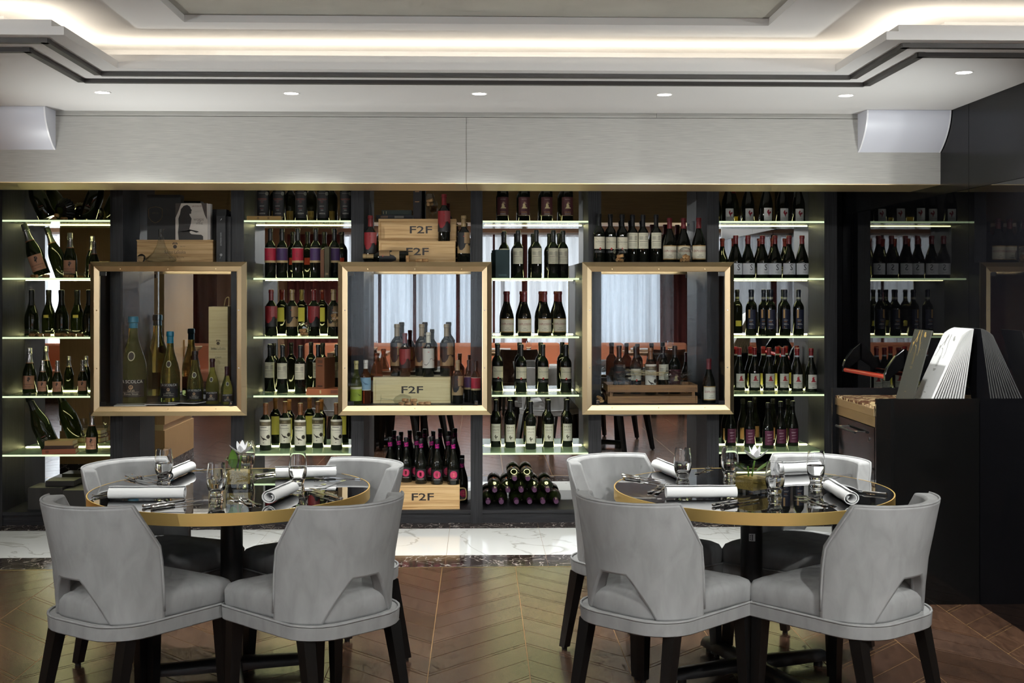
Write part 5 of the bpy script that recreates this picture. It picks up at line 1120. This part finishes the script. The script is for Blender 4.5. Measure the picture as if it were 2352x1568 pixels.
# ------------------------------------------------------------------ round tables
TR = 0.553
def table(c, label, rz, sticker):
    t = thing('round_table', label, 'table', (c[0], c[1], 0), rz, 'round tables with brass rims')
    part('table_top', MB().lathe([(0, .742), (TR - .0045, .742), (TR - .0045, .7485), (TR - .006, .750), (0, .750)], 96), M_TABLETOP, t, SM)
    part('under_top', MB().lathe([(0, .712), (TR - .01, .712), (TR - .01, .7415), (0, .7415)], 64), M_BLACKMETAL, t, SM)
    part('brass_rim', MB().lathe([(TR - .009, .7055), (TR, .7055), (TR, .7505), (TR - .0042, .7508), (TR - .0042, .7425), (TR - .009, .7425), (TR - .009, .7055)], 128), M_RIM, t, SM)
    part('column', MB().lathe([(.046, .03), (.044, .05), (.044, .69), (.09, .70), (.09, .711), (0, .711)], 28), M_BLACKMETAL, t, SM)
    for k in range(4):
        a = k * PI / 2 + .25; ca, sa = math.cos(a), math.sin(a); rings = []
        for d, w, h in ((0.02, .040, .075), (.12, .036, .072), (.30, .034, .066), (.345, .032, .062), (.362, .022, .050)):
            rings.append([(d * ca - u * sa, d * sa + u * ca, z) for u, z in ((-w, .026), (w, .026), (w, h - .022), (w * .72, h - .008), (w * .3, h), (-w * .3, h), (-w * .72, h - .008), (-w, h - .022))])
        ft = part('foot', MB().loft(rings), M_BLACKMETAL, t, SM)
        part('foot_pad', MB().lathe([(0, 0), (.018, 0), (.018, .026), (0, .026)], 12, (.32 * ca, .32 * sa, 0)), M_BLACKMETAL, ft, SM)
    if sticker:
        a = math.radians(-100) - rz; st = MB(); R_ = .0446
        pts = [(R_ * math.cos(a + u), R_ * math.sin(a + u), .56 + z) for z in (-.015, .015) for u in (-.28, -.14, 0, .14, .28)]
        st.add(pts, [(i, i + 1, i + 6, i + 5) for i in range(4)]); s = part('sticker', st, colmat((206, 206, 206)), t)
        R_ = .0449; st = MB()
        for (u0, u1, z0, z1) in ((-.02, .07, -.010, .010), (-.06, .10, -.0115, -.009), (-.06, .10, .009, .0115), (-.20, -.10, -.009, -.005), (-.20, -.12, -.002, .002), (-.20, -.10, .005, .009)):
            st.add([(R_ * math.cos(a + u), R_ * math.sin(a + u), .56 + z) for z, u in ((z0, u0), (z0, u1), (z1, u1), (z1, u0))], [(0, 1, 2, 3)])
        part('sticker_print', st, colmat((70, 70, 72)), s)
    return t
table(T1, 'round black glass table with brass rim, left of the two', 0.0, False)
table(T2, 'round black glass table with brass rim, right of the two', 0.1, True)

# ------------------------------------------------------------------ table settings
ZT_ = 0.7505
def spiral_mesh(Ln):
    r0, r1, turns, th, n, nx = .010, .0275, 1.9, .0022, 44, 9; mb = MB(); vs = []; fs = []
    for ix in range(nx):
        x = -Ln / 2 + Ln * ix / (nx - 1); wob = 1 + .03 * math.sin(ix * 1.7)
        for s in (0, 1):
            for i in range(n + 1):
                f = i / n; a = f * turns * 2 * PI + 2.2; r = (r0 + (r1 - r0) * f ** .7) * wob - (th if s else 0)
                vs.append((x + (.004 * (1 - f) if ix in (0, nx - 1) else 0), r * math.cos(a) * 1.12, .0262 + r * math.sin(a) * .93))
    W2 = 2 * (n + 1)
    for ix in range(nx - 1):
        for i in range(n):
            a = ix * W2 + i; fs.append((a, a + 1, a + W2 + 1, a + W2)); b = a + n + 1; fs.append((b + 1, b, b + W2, b + W2 + 1))
        a = ix * W2 + n; fs.append((a, a + n + 1, a + n + 1 + W2, a + W2))
        a = ix * W2; fs.append((a + n + 1, a, a + W2, a + W2 + n + 1))
    for ix in (0, nx - 1):
        for i in range(n): a = ix * W2 + i; fs.append((a, a + n + 1, a + n + 2, a + 1))
    me = mb.add(vs, fs).mesh('napkin', M_LINEN, 0.9); return me
MNAP = spiral_mesh(.285)
def napkin(pa_, pb_, lab, z=ZT_ + .026, sc=None):
    a = Vector(G(*pa_, z)); b = Vector(G(*pb_, z)); m = (a + b) / 2; d = b - a
    o = ob('napkin', MNAP, None, (m.x, m.y, ZT_ + .0005), (0, 0, math.atan2(d.y, d.x)))
    o.scale = (max(.7, min(1.1, d.length / .285)), 1, 1); return tag(o, lab, 'napkin', 'rolled white napkins')
TU_O = [(0, 0), (.0275, 0), (.0285, .003), (.0245, .012), (.0235, .018), (.0275, .032), (.0340, .052), (.0370, .074), (.0365, .096), (.0340, .118), (.0308, .142)]
TU_I = [(.0296, .1425), (.0328, .118), (.0352, .096), (.0356, .074), (.0322, .054), (.0240, .042), (.012, .0365), (0, .036)]
MTUM = MB().lathe(TU_O + TU_I, 32).mesh('glass', M_CRYSTAL, SM)
MWAT = MB().lathe([(0, .0366), (.012, .0371), (.0236, .0426), (.0318, .0546), (.0352, .074), (.0351, .084), (0, .084)], 32).mesh('water', mat('water', (1, 1, 1, 1), 0.0, 0.0, 0.5, Transmission_Weight=1.0, IOR=1.33), SM)
def tumbler(p, lab, water=True):
    x, y = G(*p, ZT_); t = thing('water_glass', lab, 'glass', (x, y, ZT_ + .0004), 0, 'barrel-shaped water glasses'); ob('glass', MTUM, t)
    if water: ob('water', MWAT, t)
def fork_mesh():
    mb = MB(); prof = [(-.10, .0045, .006), (-.092, .0095, .0045), (-.07, .008, .003), (-.03, .0042, .0035), (.02, .003, .008), (.035, .004, .009), (.045, .0115, .0085), (.055, .0125, .007)]
    mb.loft([[(x, -w, z), (x, w, z), (x, w, z + .0026), (x, -w, z + .0026)] for x, w, z in prof])
    for k in range(4):
        y = -.0098 + .00655 * k; mb.loft([[(x, y - w, z), (x, y + w, z), (x, y + w, z + .002), (x, y - w, z + .002)] for x, w, z in ((.055, .0022, .007), (.08, .0019, .006), (.100, .0013, .0095))])
    return mb.mesh('fork', M_STEEL, SM)
MFORK = fork_mesh()
MKH = MB().loft([[(x, w * math.cos(2 * PI * i / 10), .0065 + h * math.sin(2 * PI * i / 10)) for i in range(10)] for x, w, h in ((-.115, .003, .003), (-.112, .0085, .006), (-.104, .0095, .006), (-.098, .0070, .005), (-.085, .0085, .0055), (-.06, .0075, .005), (-.035, .0065, .005), (-.025, .0085, .006), (-.018, .0055, .0045))]).mesh('handle', M_STEEL, SM)
MKB = MB().loft([[(x, a, .0056), (x, b, .0064), (x, b, .0076), (x, a, .0078)] for x, a, b in ((-.018, -.005, .005), (0, -.0085, .0065), (.06, -.010, .0065), (.095, -.008, .006), (.112, .002, .006))]).mesh('blade', M_STEEL)
def fork(h, tn, lab):
    a = Vector(G(*h, ZT_)); b = Vector(G(*tn, ZT_)); d = b - a; m = (a + b) / 2; L_ = d.length; c = b - d.normalized() * .1 if L_ < .15 else m
    tag(ob('fork', MFORK, None, (c.x, c.y, ZT_ - .0025), (0, 0, math.atan2(d.y, d.x))), lab, 'fork', 'silver forks')
def knife(h, tn, lab):
    a = Vector(G(*h, ZT_)); b = Vector(G(*tn, ZT_)); d = (b - a).normalized(); c = a + d * .115
    t = thing('table_knife', lab, 'knife', (c.x, c.y, ZT_), math.atan2(d.y, d.x), 'silver knives'); ob('handle', MKH, t); ob('blade', MKB, t)
M_PETAL = mat('white_petal', S(240, 240, 242), .6, Subsurface_Weight=.2, Subsurface_Radius=(.01, .01, .01)); M_LEAF = mat('orchid_leaf', S(86, 122, 44), .4)
def leafmesh(L_, W_, curl, m, name):
    n = 9; vs = []; fs = []
    for i in range(n + 1):
        f = i / n; w = W_ * math.sin(PI * min(1, f ** .75)) ** .8 + .0008; z = curl * f * f * L_
        vs += [(f * L_, -w, z + .18 * w), (f * L_, 0, z - .1 * w), (f * L_, w, z + .18 * w)]
    for i in range(n): a = 3 * i; fs += [(a, a + 1, a + 4, a + 3), (a + 1, a + 2, a + 5, a + 4)]
    k = len(vs); vs += [(x, y, z - .0008) for x, y, z in vs]
    fs += [tuple(j + k for j in f[::-1]) for f in fs]
    return MB().add(vs, fs).mesh(name, m, 2.0)
MPET = leafmesh(.062, .022, .25, M_PETAL, 'petal'); MPETN = leafmesh(.055, .013, .3, M_PETAL, 'petal'); MLF = leafmesh(.075, .017, .2, M_LEAF, 'leaf')
M_SAND = noise_mat('golden_sand', [(.3, S(120, 96, 36)), (.7, S(186, 158, 84))], (1, 1, 1), 220, 3, .8, bump=.4)
def vase(p, rz, lab, lab2, leaves):
    x, y = G(*p, ZT_); s, H_, th = .050, .118, .004
    t = thing('glass_vase', lab, 'vase', (x, y, ZT_ + .0004), rz, 'square glass vases')
    sq = lambda w, z: [(-w, -w, z), (w, -w, z), (w, w, z), (-w, w, z)]
    part('glass', MB().loft([sq(s - .003, 0), sq(s, .003), sq(s, H_), sq(s - th, H_), sq(s - th, .016)]), M_THINWARE, t)
    part('sand', MB().loft([sq(s - th - .0006, .0166), sq(s - th - .0006, .060), sq(.03, .066), sq(.012, .064)]), M_SAND, t)
    o = thing('orchid', lab2, 'flower', (x, y, ZT_ + .064), 0, 'white orchids')
    part('stem', MB().tube([(0, 0, -.004), (.004, 0, .03), (.010, -.004, .062)], .0035, 7), M_LEAF, o, SM)
    part('stem', MB().tube([(-.014, 0, -.004), (-.014, 0, .02), (-.016, 0, .04)], .0035, 7), M_LEAF, o, SM)
    c = Vector((.012, -.006, .068))
    for k, (az, el, me) in enumerate(((90, 60, MPETN), (200, 25, MPET), (-20, 25, MPET), (150, 48, MPETN), (30, 48, MPETN), (-90, 30, MPETN))):
        q = ob('petal', me, o, tuple(c)); q.rotation_euler = (0, -math.radians(el), math.radians(az))
    part('lip', MB().lathe([(0, 0), (.006, .004), (.009, .012), (.006, .018), (0, .020)], 10, tuple(c)), M_PETAL, o, SM)
    for k, (lx, ly, lz, az, el, sc_) in enumerate(leaves):
        q = ob('leaf', MLF, o, (lx, ly, lz)); q.rotation_euler = (0, -math.radians(el), math.radians(az)); q.scale = (sc_,) * 3
vase((549, 1117), 0.15, 'square glass vase of golden sand on left table', 'white orchid bloom with upright leaf on left table', [(-.022, -.012, .012, 100, 82, 1.05), (-.01, 0, .03, 175, 10, .7)])
vase((1727, 1131), 0.62, 'square glass vase of golden sand on right table', 'white orchid bloom with low leaves on right table', [(-.012, -.01, .02, 190, 18, .95), (.016, -.01, .022, 10, 25, .9)])
LT, RT = 'on left table', 'on right table'
napkin((250, 1132), (424, 1131), 'rolled white napkin lying across front left ' + LT); napkin((385, 1092), (437, 1070), 'rolled white napkin at back left behind a glass ' + LT)
napkin((618, 1142), (672, 1118), 'rolled white napkin with open end facing front ' + LT); napkin((632, 1085), (771, 1082), 'rolled white napkin at back right ' + LT)
napkin((1529, 1130), (1690, 1129), 'rolled white napkin lying across front left ' + RT); napkin((1507, 1064), (1566, 1089), 'rolled white napkin at back left behind a glass ' + RT)
napkin((1902, 1112), (1957, 1146), 'rolled white napkin with open end facing front ' + RT); napkin((1795, 1075), (1881, 1071), 'rolled white napkin at back behind a glass ' + RT)
for p, w in (((376, 1110), 'at back left'), ((497, 1149), 'in front of the vase'), ((684, 1122), 'before the back right napkin'), ((566, 1088), 'hidden behind the orchid')): tumbler(p, 'clear barrel-shaped water glass %s %s' % (w, LT))
for p, w in (((1568, 1108), 'at left'), ((1676, 1104), 'left of the vase at the back'), ((1780, 1145), 'in front of the vase'), ((1874, 1116), 'at right behind a napkin')): tumbler(p, 'clear barrel-shaped water glass %s %s' % (w, RT))
knife((327, 1166), (480, 1143), 'silver knife at front, left one of pair ' + LT); knife((347, 1169), (492, 1147), 'silver knife at front, right one of pair ' + LT)
fork((592, 1168), (520, 1136), 'silver fork at front, left one of pair ' + LT); fork((613, 1168), (538, 1137), 'silver fork at front, right one of pair ' + LT)
fork((214, 1139), (302, 1122), 'silver fork tucked under front left napkin, upper one ' + LT); fork((220, 1144), (302, 1130), 'silver fork tucked under front left napkin, lower one ' + LT)
knife((288, 1098), (372, 1118), 'silver knife at back left, nearer one of pair ' + LT); knife((303, 1093), (385, 1112), 'silver knife at back left, farther one of pair ' + LT)
knife((785, 1149), (702, 1126), 'silver knife at front right, nearer one of pair ' + LT); knife((772, 1143), (700, 1121), 'silver knife at front right, farther one of pair ' + LT)
fork((808, 1101), (708, 1125), 'silver fork at right edge, nearer one of pair ' + LT); fork((800, 1100), (722, 1100), 'silver fork at right edge, farther one of pair ' + LT)
knife((586, 1094), (640, 1087), 'silver knife beside back right napkin ' + LT); fork((443, 1079), (470, 1080), 'silver fork at the back edge ' + LT)
knife((1637, 1163), (1739, 1144), 'silver knife at front, left one of pair ' + RT); knife((1657, 1165), (1755, 1147), 'silver knife at front, right one of pair ' + RT)
fork((1921, 1169), (1810, 1137), 'silver fork at front, left one of pair ' + RT); fork((1942, 1168), (1826, 1137), 'silver fork at front, right one of pair ' + RT)
fork((1478, 1139), (1534, 1109), 'silver fork at left, left one of pair ' + RT); fork((1492, 1142), (1550, 1110), 'silver fork at left, right one of pair ' + RT)
knife((1428, 1093), (1530, 1107), 'silver knife at left edge, farther one of pair ' + RT); knife((1430, 1098), (1526, 1111), 'silver knife at left edge, nearer one of pair ' + RT)
knife((2038, 1138), (1960, 1130), 'silver knife under the open-ended napkin ' + RT); fork((1930, 1093), (1890, 1100), 'silver fork at back right ' + RT)
fork((1600, 1088), (1632, 1075), 'silver fork at back left behind a glass ' + RT)

# ------------------------------------------------------------------ window side of the room, seen in the mirrors
M_ORANGE = mat('orange_upholstery', S(234, 152, 112), .7)
def banquette(x0, x1, lab):
    t = thing('banquette', lab, 'sofa', (0, 0, 0), 0, 'orange banquettes')
    part('seat_base', MB().box(x0, x1, -0.56, -0.12, 0.0, 0.28), M_VELVETB, t)
    n = max(1, round((x1 - x0) / 1.0))
    for k in range(n):
        a, b = x0 + (x1 - x0) * k / n + .004, x0 + (x1 - x0) * (k + 1) / n - .004
        part('seat_cushion', MB().box(a, b, -0.44, -0.10, 0.281, 0.44), M_ORANGE, t, None, .03); part('back_cushion', MB().box(a, b, -0.57, -0.45, 0.30, 0.80), M_ORANGE, t, None, .035)
banquette(-2.5, 3.0, 'long orange banquette below the windows, seen in mirrors'); banquette(-6.6, -3.6, 'orange banquette at the far left windows, seen in mirrors')
BK = chair_kit(M_VELVETB)
M_TTOP = noise_mat('tan_table_wood', [(.3, S(166, 126, 84)), (.7, S(190, 150, 104))], (1, 12, 1), 5, 4, .4)
for k, x in enumerate((-4.6, -1.55, 0.45, 2.3)):
    t = thing('square_table', 'tan wooden table, %s from left along the windows, seen in mirrors' % ORD[k], 'table', (x, 1.05, 0), 0, 'tan tables along the windows')
    part('table_top', MB().box(-.38, .38, -.35, .35, .715, .75), M_TTOP, t, None, .003); part('column', MB().lathe([(.035, .02), (.035, .714), (0, .714)], 16), M_BLACKMETAL, t, SM); part('base', MB().lathe([(0, 0), (.22, 0), (.22, .015), (.04, .03), (0, .03)], 24), M_BLACKMETAL, t, SM)
    inst(BK, 'dining_chair', 'brown velvet chair at %s window table, seen in mirrors' % ORD[k], 'chair', (x + .05, 1.62, 0), PI, 'brown chairs at the window tables')
    o = ob('napkin', MNAP, None, (x - .18, 1.15, ZT_), (0, 0, .2)); tag(o, 'rolled napkin on %s window table, seen in mirrors' % ORD[k], 'napkin', 'napkins on the window tables')
    g = thing('water_glass', 'water glass on %s window table, seen in mirrors' % ORD[k], 'glass', (x + .2, 1.1, ZT_), 0, 'glasses on the window tables'); ob('glass', MTUM, g)
